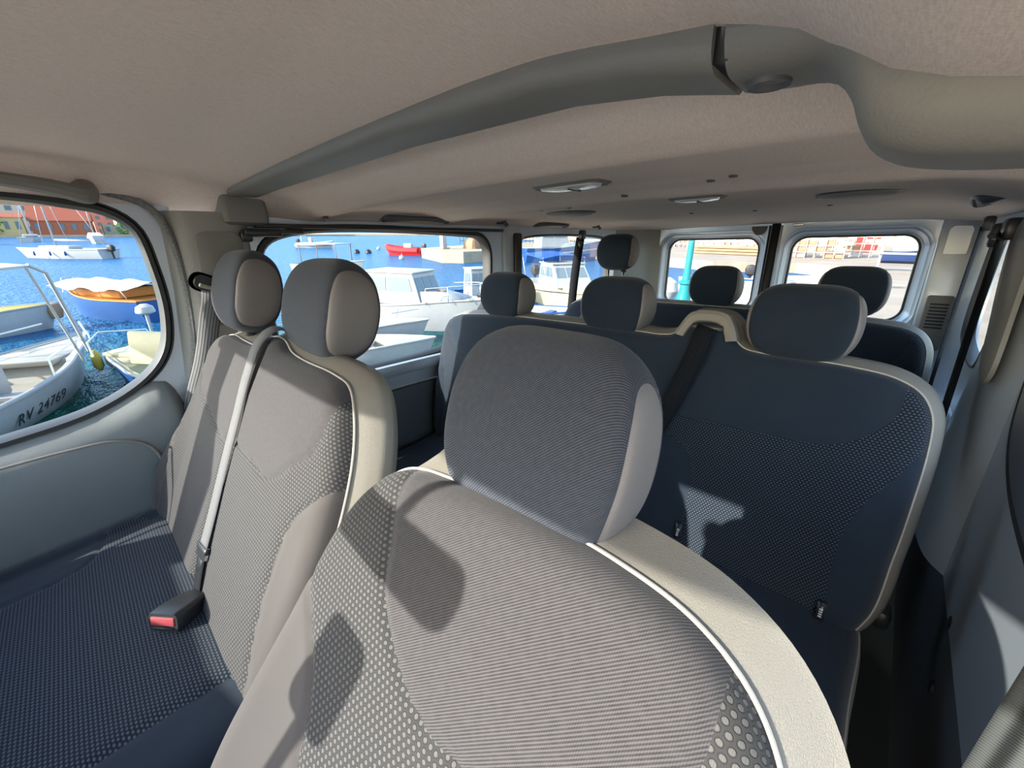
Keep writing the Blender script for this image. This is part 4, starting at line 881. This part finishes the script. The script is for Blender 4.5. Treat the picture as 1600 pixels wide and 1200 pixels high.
# 1 large white boat in the front passenger window
b1 = boat('large white open boat with canopy frame and registration number, nearest the front passenger window', -8.45, -3.05, math.radians(154), 6.1, 2.2, .55, white, white, open_=True, depth=.35, sheer=.30, inner=offw, keel=.4, full=2.8)
b1['label'] = 'big white boat with canopy frame and number on its bow, lowest in the left window'
MB().box((-.1, 0, .85), (.5, 1.0, .95), bev=.08).build('console', white, b1); MB().box((1.5, 0, .62), (.9, 1.1, .10), bev=.03).build('bow_cushion', offw, b1); MB().box((-1.1, 0, .55), (.45, 1.2, .4), bev=.06).build('seat_box', white, b1)
B = MB(); B.loft([[(x_, y_, 2.32+.10*math.cos(y_*1.4)) for y_ in np.linspace(-.95, .95, 9)]+[(x_, y_, 2.28+.10*math.cos(y_*1.4)) for y_ in np.linspace(.95, -.95, 9)] for x_ in (-2.2, .75)]); B.build('canopy', white, b1)
for sy in (-1, 1):
    rail(b1, [(.70, sy*.95, 2.35), (.95, sy*1.0, 2.2), (1.5, sy*.88, .7)], 'canopy_post', .028, white); rail(b1, [(.65, sy*.95, 2.33), (.8, sy*1.0, 1.5), (1.05, sy*1.0, .62)], 'canopy_post', .02, white)
    rail(b1, [(-2.1, sy*.95, 2.33), (-2.2, sy*1.0, .55)], 'canopy_post', .025, white)
    rail(b1, [(.2, sy*1.02, .6), (.25, sy*1.0, .9), (1.8, sy*.78, .98), (2.6, sy*.3, 1.08)], 'bow_rail', .016)
    rail(b1, [(1.1, sy*.95, .62), (1.12, sy*.93, .93)], 'rail_post', .014); rail(b1, [(2.0, sy*.7, .72), (2.02, sy*.68, 1.0)], 'rail_post', .014)
fender(b1, 2.75, -.50, .22)
def lettering(txt, parent, loc, rotm, size, m, name='registration_number'):
    cu = bpy.data.curves.new('t', 'FONT'); cu.body = txt; cu.size = size; cu.extrude = .002; cu.align_x = 'CENTER'; cu.space_character = 1.15
    o_ = bpy.data.objects.new('t', cu); me = o_.to_mesh(); me2 = me.copy(); o_.to_mesh_clear(); bpy.data.objects.remove(o_)
    o2 = link_mesh(name, me2, m, parent, smooth=False); o2.matrix_local = Matrix.Translation(loc) @ rotm; return o2
# 2 small grey-white boat with yellow inside
b2 = boat('small pale boat with yellow inside and beige engine cover, left edge behind the canopy frame', -15.0, -1.9, math.radians(100), 3.6, 1.7, .62, white, yell, sheer=.12, transom=.9, inner=yell, gun=offw)
b2['label'] = 'small pale boat with yellow inside beyond the canopy frame of the big boat'
MB().box((-1.1, .1, .95), (.7, .6, .45), M=Matrix.Rotation(.3, 4, 'Y'), bev=.12).build('engine_cover', offw, b2); MB().lathe([(.001, .25), (.12, .2), (.17, 0), (.12, -.2), (.001, -.25)], (1.75, -.1, .5), n=12).build('fender', wood, b2)
# 3 blue boat with orange deck and tarp
b3 = boat('blue hulled boat with orange deck under a pale tarp', -15.8, 1.15, math.radians(205), 5.0, 1.9, .72, bluep, orng, sheer=.30, open_=False, gun=orng)
MB().box((-.2, 0, .90), (2.6, 1.2, .34), bev=.08).build('cabin_trunk', orng, b3)
B = MB(); rn = random.Random(4); B.loft([[(x_, y_, 1.28-.22*abs(y_)/.9+.05*math.sin(x_*4+y_*3)+rn.uniform(-.02, .02)) for y_ in np.linspace(-.95, .95, 11)] for x_ in np.linspace(-2.2, 1.6, 16)], closed_u=False, cap=False); B.build('tarp', tarp, b3)
for x_ in (-2.1, -.9, .3, 1.5):
    for sy in (-1, 1): rail(b3, [(x_, sy*.75, .75), (x_, sy*.88, 1.08)], 'tarp_post', .014)
rail(b3, [(1.5, -.6, .8), (2.3, -.15, 1.25), (2.3, .15, 1.25), (1.5, .6, .8)], 'bow_rail', .015)
# 4 cream boat
b4 = boat('cream boat with blue underside by the lower right corner of the left window', -9.0, 1.55, math.radians(200), 3.6, 1.9, .42, bluep, cream, sheer=.3, depth=.3, inner=cream, gun=white)
MB().box((-.5, .55, .90), (2.0, .1, .60), M=Matrix.Rotation(.2, 4, 'X'), bev=.04).build('inner_panel', cream, b4); MB().box((.9, -.1, .68), (.9, 1.0, .10), bev=.03).build('bow_locker', cream, b4); MB().box((-.2, .47, .98), (.22, .03, .08)).build('locker_plate', dark, b4); fender(b4, 1.75, .25, .5, yell)
rail(b4, [(1.3, -.6, .7), (1.4, -.55, .95), (1.85, 0, 1.0), (1.4, .55, .95), (1.3, .6, .7)], 'bow_rail', .014)
mb = root('engine_hood', -11.9, .98, .55); tag(mb, 'white engine hood standing behind the cream boat at the window seal', 'engine')
MB().lathe([(.001, -.62), (.05, -.6), (.06, .1), (.22, .16), (.30, .28), (.27, .42), (.12, .52), (.001, .53)], n=16).build('hood', white, mb); MB().lathe([(.305, .2), (.31, .24), (.305, .28), (.2, .29)], n=16).build('hood_band', greyr, mb)
# 5 sailing boat
b5 = boat('white sailing boat with black outboard, alone in the middle of the left window', -54.0, .4, math.radians(220), 9.2, 2.6, .85, white, white, sheer=.1, open_=False, keel=.4, full=1.8)
MB().box((.2, 0, 1.0), (3.2, 1.3, .35), bev=.12).build('coachroof', white, b5); MB().tube([(.6, 0, .9), (.6, 0, 11)], .07, 8).build('mast', white, b5); MB().tube([(.5, 0, 1.7), (-3.0, 0, 1.6)], .09, 8).build('boom', tarp, b5)
rail(b5, [(.6, 0, 10.8), (4.3, 0, 1.0)], 'forestay', .02); rail(b5, [(.6, 0, 10.8), (-4.4, 0, 1.0)], 'backstay', .02)
for sy in (-1, 1): rail(b5, [(.6, 0, 9), (.5, sy*1.2, .9)], 'shroud', .02)
outboard(b5, -4.7, .6, 1.6)
for x_ in (-1.5, 0, 1.6): fender(b5, x_, 1.28, .5, bluep)
# 6 far moored yachts
b6 = boat('far yacht wrapped in a pale tarp near the shore, behind the sailing boat', -112, 5.5, math.radians(185), 11, 3, 1.2, white, tarp, open_=False)
B = MB(); B.prism([(-5, 1.2), (4.5, 1.5), (4.5, 1.9), (0, 3.2), (-5, 2.3)], -1.3, 1.3, 'y'); B.build('tarp', tarp, b6); MB().tube([(.6, 0, 1), (.6, 0, 15)], .12, 8).build('mast', white, b6)
b7 = boat('far navy hulled yacht with furled sails at the left edge', -112, -9.0, math.radians(175), 16, 4, 1.5, navy, white, open_=False)
MB().box((0, 0, 1.9), (7, 2.2, .7), bev=.2).build('coachroof', white, b7); MB().tube([(1, 0, 1), (1, 0, 20)], .14, 8).build('mast', white, b7); MB().tube([(.8, 0, 3), (-6, 0, 2.8)], .3, 8).build('boom', tarp, b7); MB().box((-3, 0, 3.4), (4, 2.6, .15), bev=.05).build('awning', white, b7)
b8 = boat('far white yacht whose mast stands left of the red hall', -135, -3, math.radians(170), 12, 3.4, 1.2, white, white, open_=False)
MB().tube([(1, 0, 1), (1, 0, 17)], .13, 8).build('mast', white, b8); MB().box((0, 0, 1.6), (5, 2, .6), bev=.2).build('coachroof', white, b8)
# window 1: dinghy, red boat, pier
b9 = boat('pale grey inflatable dinghy far out, top left of the large side window', -62.5, 25.6, math.radians(36), 5.4, 2.1, .55, greyr, greyr, sheer=.5, gun=greyr)
MB().tube([(-2.4, -.8, .5), (0, -.95, .5), (1.9, -.7, .65), (2.6, 0, .8), (1.9, .7, .65), (0, .95, .5), (-2.4, .8, .5)], .26, 10).build('tube', greyr, b9); outboard(b9, -2.5, .7, 1.3); MB().box((-.6, 0, 1.0), (.5, .6, .9), bev=.08).build('console', white, b9)
rail(b9, [(-1.6, -.7, .6), (-1.7, -.6, 1.6), (-1.7, .6, 1.6), (-1.6, .7, .6)], 'arch', .04)
b10 = boat('red inflatable boat with grey engine moored at the pier end', -37.6, 24.3, math.radians(200), 4.6, 1.8, .5, redr, greyr, sheer=.5, gun=redr)
MB().tube([(-2.1, -.7, .5), (0, -.85, .5), (1.6, -.6, .65), (2.25, 0, .8), (1.6, .6, .65), (0, .85, .5), (-2.1, .7, .5)], .27, 10).build('tube', redr, b10); outboard(b10, -2.2, .65, 1.2); MB().box((-.5, 0, .9), (.9, .5, .5), bev=.06).build('seat_box', white, b10)
pr = S_(MB().prism([(-26.2, 20.2), (-24.6, 21.0), (-24.0, 27.5), (-27.5, 44), (-42, 50), (-38, 34), (-32.6, 22.8)], -.8, .85, 'z').build('ground', conc, smooth=False)); place(pr, 0, 0)
pp = root('pier_post', -29.8, 23.2, .85); tag(pp, 'white square post standing on the concrete pier end', 'post'); MB().box((0, 0, .9), (.45, .45, 1.8), bev=.04).build('shaft', white, pp); MB().box((0, 0, .06), (.8, .8, .12), bev=.02).build('foot', conc, pp)
rn = random.Random(9)
for k, (x, y, lx, ly, h) in enumerate(((-28.6, 25.5, 1.6, 1.1, .9), (-27.5, 27.2, 2.2, 1.0, .7), (-29.8, 28.6, 1.4, 1.4, 1.1))):
    r_ = root('nets_pile', x, y, .85, k); tag(r_, ('brown heap of nets beside the white pier post', 'flat beige heap of planks on the pier corner', 'tall brown heap at the back of the pier')[k], 'heap')
    B = MB(); B.loft([[(p[0]*s_*(1+rn.uniform(-.12, .12)), p[1]*s_*(1+rn.uniform(-.12, .12)), z_) for p in rrect(lx/2, ly/2, .3, 4)] for s_, z_ in ((1, 0), (.95, h*.4), (.75, h*.8), (.35, h))]); B.build('heap', wood if k != 1 else conc, r_)
for k, (x, y, lb) in enumerate(((-52, 29.5, 'white mooring buoy beside the grey dinghy'), (-32.5, 20.6, 'white mooring buoy in front of the red boat'), (-50, 5.6, 'small white buoy right of the sailing boat'))):
    r_ = root('buoy', x, y, 0); tag(r_, lb, 'buoy'); MB().lathe([(.001, -.2), (.2, -.12), (.26, .08), (.16, .28), (.001, .33)], n=14).build('float', white, r_); MB().tube([(0, 0, .3), (0, .05, .42), (0, 0, .5)], .02, 6).build('ring', steel, r_)
for k, x in enumerate((-44.5, -43.4)):
    r_ = root('dark_float', x, 22.6+k*.8, .0); tag(r_, ('left dark float left of the red boat', 'right dark float left of the red boat')[k], 'float'); MB().lathe([(.001, -.1), (.35, .05), (.3, .25), (.12, .4), (.001, .45)], n=12).build('body', dark, r_)
# canopy boat behind the headrest
b11 = boat('boat under a flat white canopy behind the inner front headrest', -23.6, 10.3, math.radians(30), 5.2, 2, .7, white, white)
MB().box((-.2, 0, 2.05), (3.0, 1.9, .06), bev=.02).build('canopy', white, b11)
for x_ in (-1.6, 1.2):
    for sy in (-1, 1): rail(b11, [(x_, sy*.85, .7), (x_, sy*.9, 2.05)], 'canopy_post', .03, wood)
b12 = boat('small white motor boat in open water above the cabin boat', -14.9, 8.1, math.radians(60), 3.4, 1.4, .5, white, white, sheer=.3); outboard(b12, -1.7, .5, 1.0); rail(b12, [(.8, -.5, .6), (.9, -.4, .85), (1.5, 0, .9), (.9, .4, .85), (.8, .5, .6)], 'bow_rail')
# the white cabin boat
b13 = boat('white cabin boat with three windows, largest in the big side window', -9.15, 5.35, math.radians(22), 5.6, 2.3, .78, white, white, sheer=.3, open_=False, full=2.6)
cabin(b13, -1.5, .75, 1.45, .80, .95, slope=.32, win=2); B = MB(); B.loft([[(.6, -.72, .8), (.6, .72, .8), (.6, .6, 1.22), (.6, -.6, 1.22)], [(1.9, -.45, .85), (1.9, .45, .85), (1.9, .35, 1.05), (1.9, -.35, 1.05)]]); B.build('foredeck_trunk', white, b13)
MB().box((1.1, .0, 1.19), (.35, .04, .05)).build('deck_handle', wood, b13)
rail(b13, [(1.0, -.9, .9), (1.05, -.88, 1.35), (2.2, -.45, 1.45), (2.7, 0, 1.48), (2.2, .45, 1.45), (1.05, .88, 1.35), (1.0, .9, .9)], 'bow_rail', .016)
for q_ in ((1.7, -.67), (1.7, .67), (2.3, -.38), (2.3, .38)): rail(b13, [(q_[0], q_[1], .95), (q_[0], q_[1], 1.42)], 'rail_post', .013)
rail(b13, [(-1.2, -.4, 1.78), (.2, -.4, 1.80)], 'roof_rail', .015); rail(b13, [(-1.2, .4, 1.78), (.2, .4, 1.80)], 'roof_rail', .015); MB().box((2.6, 0, 1.12), (.4, .2, .12), bev=.02).build('anchor', dark, b13); outboard(b13, -2.8, .8, 1.0, greyr)
b14 = boat('low white open boat with pointed bow in front of the cabin boat', -8.15, 4.05, math.radians(45), 3.8, 1.5, .55, white, white, sheer=.3, inner=offw); rail(b14, [(.9, -.5, .7), (1.0, -.45, 1.0), (1.7, 0, 1.05), (1.0, .45, 1.0), (.9, .5, .7)], 'bow_rail', .014)
b15 = boat('white dinghy nearest the quay, under the bow of the cabin boat', -6.9, 3.3, math.radians(50), 2.9, 1.4, .45, white, greyr, sheer=.2, inner=offw)
b16 = boat('blue and white fishing boat at the right end of the big side window', -9.6, 8.35, math.radians(-20), 4.2, 1.7, .62, white, bluep, sheer=.35, inner=bluep, gun=bluep)
cabin(b16, -.9, .2, 1.0, .6, 1.15, slope=.2, win=1); MB().lathe([(.05, 0), (.05, .35), (.07, .36), (.07, .4), (.001, .41)], (1.2, 0, .75), n=12).build('bollard', white, b16); rail(b16, [(.9, -.5, .8), (1.7, 0, 1.1), (.9, .5, .8)], 'bow_rail')
# window 2
b17 = boat('big blue and white fishing boat moored by the far quay', -20.6, 28.2, math.radians(62), 7.0, 2.6, 1.1, bluep, white, sheer=.4, open_=False, gun=white)
cabin(b17, -2.2, .2, 1.7, 1.15, 1.7, slope=.3, win=2); MB().tube([(-1.5, 0, 2.8), (-1.5, 0, 4.4)], .05, 8).build('mast', white, b17); B = MB(); R_ = hull_pts(7.02, 2.63, 1.1, .4, .3); B.tube([(p[7][0], p[7][1]+.0, p[7][2]+.1) for p in R_], .05, 6); B.tube([(p[1][0], p[1][1], p[1][2]+.1) for p in R_], .05, 6); B.build('hull_stripe', white, b17)
b18 = boat('cream cabin cruiser with a blue canvas top and outboard engine, in the small rear left window', -7.9, 10.6, math.radians(-28), 5.4, 2.2, .80, cream, white, sheer=.25, open_=False, gun=white)
b18['label'] = 'cream cabin cruiser with blue canvas top in the small rear left window'
cabin(b18, -.5, 1.5, 1.6, .85, .85, slope=.75, back=.02, win=2); outboard(b18, -2.7, .9, 1.3)
B = MB(); B.loft([[(x_, y_, 2.0+.16*math.cos(y_*1.5)-.08*abs(x_+1)) for y_ in np.linspace(-1, 1, 9)]+[(x_, y_, 1.97+.16*math.cos(y_*1.5)-.08*abs(x_+1)) for y_ in np.linspace(1, -1, 9)] for x_ in (-2.2, -1.3, -.4, .4)]); B.build('canvas_top', bimb, b18)
for x_ in (-2.1, .3):
    for sy in (-1, 1): rail(b18, [(x_, sy*.95, 1.95), (x_+.3, sy*.9, .9)], 'canvas_post', .015)
B = MB(); B.tube([(p[7][0], p[7][1]+.01, p[7][2]+.14) for p in hull_pts(5.4, 2.2, .8, .25, .3)], .025, 6); B.tube([(p[1][0], p[1][1]-.01, p[1][2]+.14) for p in hull_pts(5.4, 2.2, .8, .25, .3)], .025, 6); B.build('rubbing_strip', dark, b18)
b19 = boat('white boat low in the small rear left window, next to the quay', -6.3, 8.2, math.radians(15), 3.4, 1.5, .5, white, bluep, sheer=.3, inner=white); b19['label'] = 'white open boat under the cream cruiser in the small rear left window'
b20 = boat('white boat right behind the quay end, seen in the left rear door window', -3.6, 15.2, math.radians(-20), 4.2, 1.8, .75, white, bluep, sheer=.3, open_=True, inner=bluep, gun=white)
b21 = boat('white boat seen low in the right rear door window', -2.3, 18.4, math.radians(10), 3.6, 1.5, .7, white, white, sheer=.3); outboard(b21, -1.8, .7)
# quay furniture seen through the rear
def car(label, x, y, a, m):
    r_ = root('car', x, y, .6, a); tag(r_, label, 'car')
    sd_ = [(-2.1, .35), (-2.15, .8), (-1.9, 1.0), (-1.2, 1.42), (.3, 1.45), (1.1, .98), (2.0, .82), (2.15, .55), (2.1, .3)]
    B = MB(); B.loft([[(p[0], y_, p[1]*k) for p in sd_] for y_, k in ((-.85, .97), (-.8, 1), (.8, 1), (.85, .97))]); bd = B.build('body', m, r_)
    for sy in (-1, 1):
        B = MB(); B.add([(p[0], sy*.862, p[1]) for p in ((-1.55, 1.0), (-1.1, 1.33), (.2, 1.35), (.8, 1.0))], [(0, 1, 2, 3)]); B.build('side_window', glassd, bd, smooth=False)
        for wx in (-1.35, 1.35): MB().lathe([(.001, 0), (.3, 0), (.32, .05), (.32, .2), (.001, .2)], (wx, sy*.88-.1, .32), M=Matrix.Rotation(PI/2, 4, 'X'), n=20).build('wheel', dark, r_)
car('white car parked on the far quay, seen in the small rear left window', -24.2, 39.5, math.radians(40), white)
lp_ = root('street_lamp', -3.72, 10.2, .6, 0); tag(lp_, 'teal lamp post rising in the left rear door window', 'street lamp')
MB().lathe([(.001, 0), (.20, 0), (.18, .08), (.13, .35), (.12, .5), (.17, .53), (.17, .58), (.10, .62), (.075, .9), (.065, 2.2), (.05, 4.2), (.001, 4.2)], n=20).build('post', teal, lp_)
MB().tube([(0, 0, 4.1), (.3, 0, 4.4), (.7, 0, 4.35)], .03, 8).build('arm', teal, lp_); MB().lathe([(.001, .25), (.10, .2), (.22, .0), (.18, -.05), (.001, -.06)], (.7, 0, 4.2), n=16).build('lantern', teal, lp_)
gb = root('grey_ball', -4.35, 10.7, .6); tag(gb, 'round grey buoy lying left of the teal lamp post', 'buoy'); MB().lathe([(.001, 0), (.18, .06), (.28, .25), (.22, .48), (.08, .58), (.001, .6)], n=18).build('ball', greyr, gb)
rackm = om('rusty_rack', (.42, .26, .18), .8); rackw = om('pale_rack', (.55, .48, .42), .8)
def rack(x, y, a, w_, h, label, group=None, m=None):
    r_ = root('storage_rack', x, y, .6, a); tag(r_, label, 'rack', group); B = MB(); nx = max(3, int(w_/.5)); nz = max(3, int(h/.4))
    for i in range(nx+1):
        for yy in (-.4, .4): B.box((-w_/2+w_*i/nx, yy, h/2), (.06, .06, h))
    for k in range(1, nz+1):
        for yy in (-.4, .4): B.box((0, yy, h*k/nz-.03), (w_, .05, .06))
    B.build('frame', m or rackm, r_, smooth=False)
    rr_ = random.Random(int(x*10)); 
    for i in range(nx):
        for k in range(nz):
            if rr_.random() < .6: MB().box((-w_/2+w_*(i+.5)/nx, 0, h*k/nz+h/nz*.35), (w_/nx*.8, .6, h/nz*.55)).build('box', [rackw, wood, rackm, greyr][rr_.randrange(4)], r_, smooth=False)
    return r_
rack(-5.2, 36.5, .05, 4.4, 2.6, 'tall rusty rack stack at the left of the right rear window'); rack(-2.9, 40.0, -.1, 3.4, 2.4, 'rusty rack stack in the middle of the right rear window', m=rackw)
rack(-13.5, 46, .1, 7, 2.3, 'long pale rack at the back of the left rear window', m=rackw); rack(-8.6, 40, 0, 3.6, 2.1, 'rusty rack right of the timber pile in the left rear window')
rack(-22, 52, .2, 6, 2.2, 'pale rack behind the teal lamp post', m=rackw)
tp = root('timber_pile', -10.3, 37.0, .6, -.1); tag(tp, 'brown timber pile on the far quay in the left rear window', 'timber')
for k in range(12): MB().box((rn.uniform(-.2, .2), -.5+(k % 4)*.33, .12+.22*(k//4)), (6.0, .28, .18), bev=.02).build('plank', wood, tp)
def bin_(x, y, s, m, label, n='waste_container'):
    r_ = root(n, x, y, .6, .1); tag(r_, label, 'container'); B = MB(); B.loft([[(p[0]*k, p[1]*k, z_*s[2]) for p in rrect(s[0]/2, s[1]/2, .1, 3)] for k, z_ in ((.85, 0.05), (1, .8), (1, .82))]); B.build('tub', m, r_, smooth=False)
    B = MB(); B.loft([[(p[0]*k, p[1]*k, z_*s[2]) for p in rrect(s[0]/2, s[1]/2, .1, 3)] for k, z_ in ((1.04, .82), (1.02, .9), (.6, 1.0))]); B.build('lid', m, r_, smooth=False)
bin_(-2.7, 50, (1.7, 1.2, 1.8), om('red_plastic', (.55, .02, .02), .5), 'red container on the quay in the right rear window'); bin_(-4.6, 50.5, (2.0, 1.2, 1.6), om('cream_plastic', (.6, .55, .4), .6), 'cream container left of the red one on the quay')
bin_(.3, 51, (2.6, 1.3, 1.7), om('pale_green_plastic', (.35, .5, .42), .6), 'pale green container right of the red one on the quay'); bin_(2.6, 51, (1.3, 1.2, 1.6), om('dark_green_plastic', (.06, .2, .08), .6), 'dark green container at the right edge of the right rear window')
b22 = boat('dark upturned looking hull lying on the quay in the right rear window', .6, 33.5, .1, 4.5, 1.6, .9, navy, navy, open_=False); b22['label'] = 'dark boat hull standing ashore in the right rear window'; place(b22, .6, 33.5, .75, .1)
tb = root('trestle_table', .9, 26.2, .6, .05); tag(tb, 'long white table top on the quay in the right rear window', 'table'); MB().box((0, 0, .8), (4.0, .9, .06), bev=.01).build('table_top', white, tb)
for sx in (-1.7, 1.7): MB().box((sx, 0, .4), (.08, .7, .8)).build('leg', steel, tb)
# stone wall and trees closing the quay
wl_ = MB().box((0, 0, 1.3), (110, .8, 2.6)).build('wall_quay', om('rubble_wall', (.42, .34, .26), .9, scale=3, vary=.4, bump=.8, bdist=.1), smooth=False); S_(wl_); place(wl_, -10, 78, .6, -.05)
house(-40, 95, 30, 12, 7, -1.4, cw, tile, 'cream house behind the far quay', 3, (6, 2)); house(10, 100, 26, 12, 8, -1.6, brick, tile, 'red brick house behind the far quay', 3, (5, 2))
fence = root('railing', -33, 47, .6, math.radians(38)); tag(fence, 'long metal railing along the far quay behind the white car', 'railing'); B = MB()
for k in range(60): B.box((-15+k*.5, 0, .6), (.05, .05, 1.2))
B.box((0, 0, 1.2), (30, .07, .06)); B.box((0, 0, .5), (30, .05, .05)); B.build('bars', dark, fence, smooth=False)
Rr = hull_pts(6.1, 2.2, .55, .30, .4, full=2.8); i_ = 11
lo_ = [Vector(Rr[q][2])*.45+Vector(Rr[q][1])*.55 for q in (i_-2, i_+2)]; up_ = Vector(Rr[i_][0])-Vector(Rr[i_][2]); tx = (lo_[1]-lo_[0]).normalized(); ty = (up_-tx*up_.dot(tx)).normalized(); tn = tx.cross(ty)
lettering('RV 24769', b1, (lo_[0]+lo_[1])/2+tn*.035, Matrix((tx, ty, tn)).transposed().to_4x4(), .27, dark)

for b_, s_, p_ in ((mb, .55, (-11.6, .95, 0)), (b1, .8, (-8.15, -1.25, math.radians(152))), (b2, .85, None), (b3, .8, (-16.3, .75, math.radians(205))), (b4, .8, (-7.8, .95, math.radians(215))), (b5, .9, None), (b6, .6, None), (b7, .7, None), (b8, .8, None), (b11, .8, None),
                   (b13, .77, (-9.0, 5.95, math.radians(22))), (b14, .72, None), (b15, .8, (-6.85, 3.5, math.radians(50))), (b16, .7, (-9.3, 8.6, math.radians(-20))), (b18, .78, (-8.3, 11.3, math.radians(-28))), (b19, .8, None), (b22, .55, (.3, 33.5, .1))):
    bpy.context.view_layer.update()
    M0 = SF @ Matrix.Translation((p_[0], p_[1], .75 if b_ == b22 else (.55 if b_ == mb else 0))) @ Matrix.Rotation(p_[2], 4, 'Z') if p_ else b_.matrix_world.copy()
    b_.matrix_world = M0 @ Matrix.Diagonal((s_, s_, s_, 1))
for o in bpy.data.objects:
    if 'dims' in o: del o['dims']
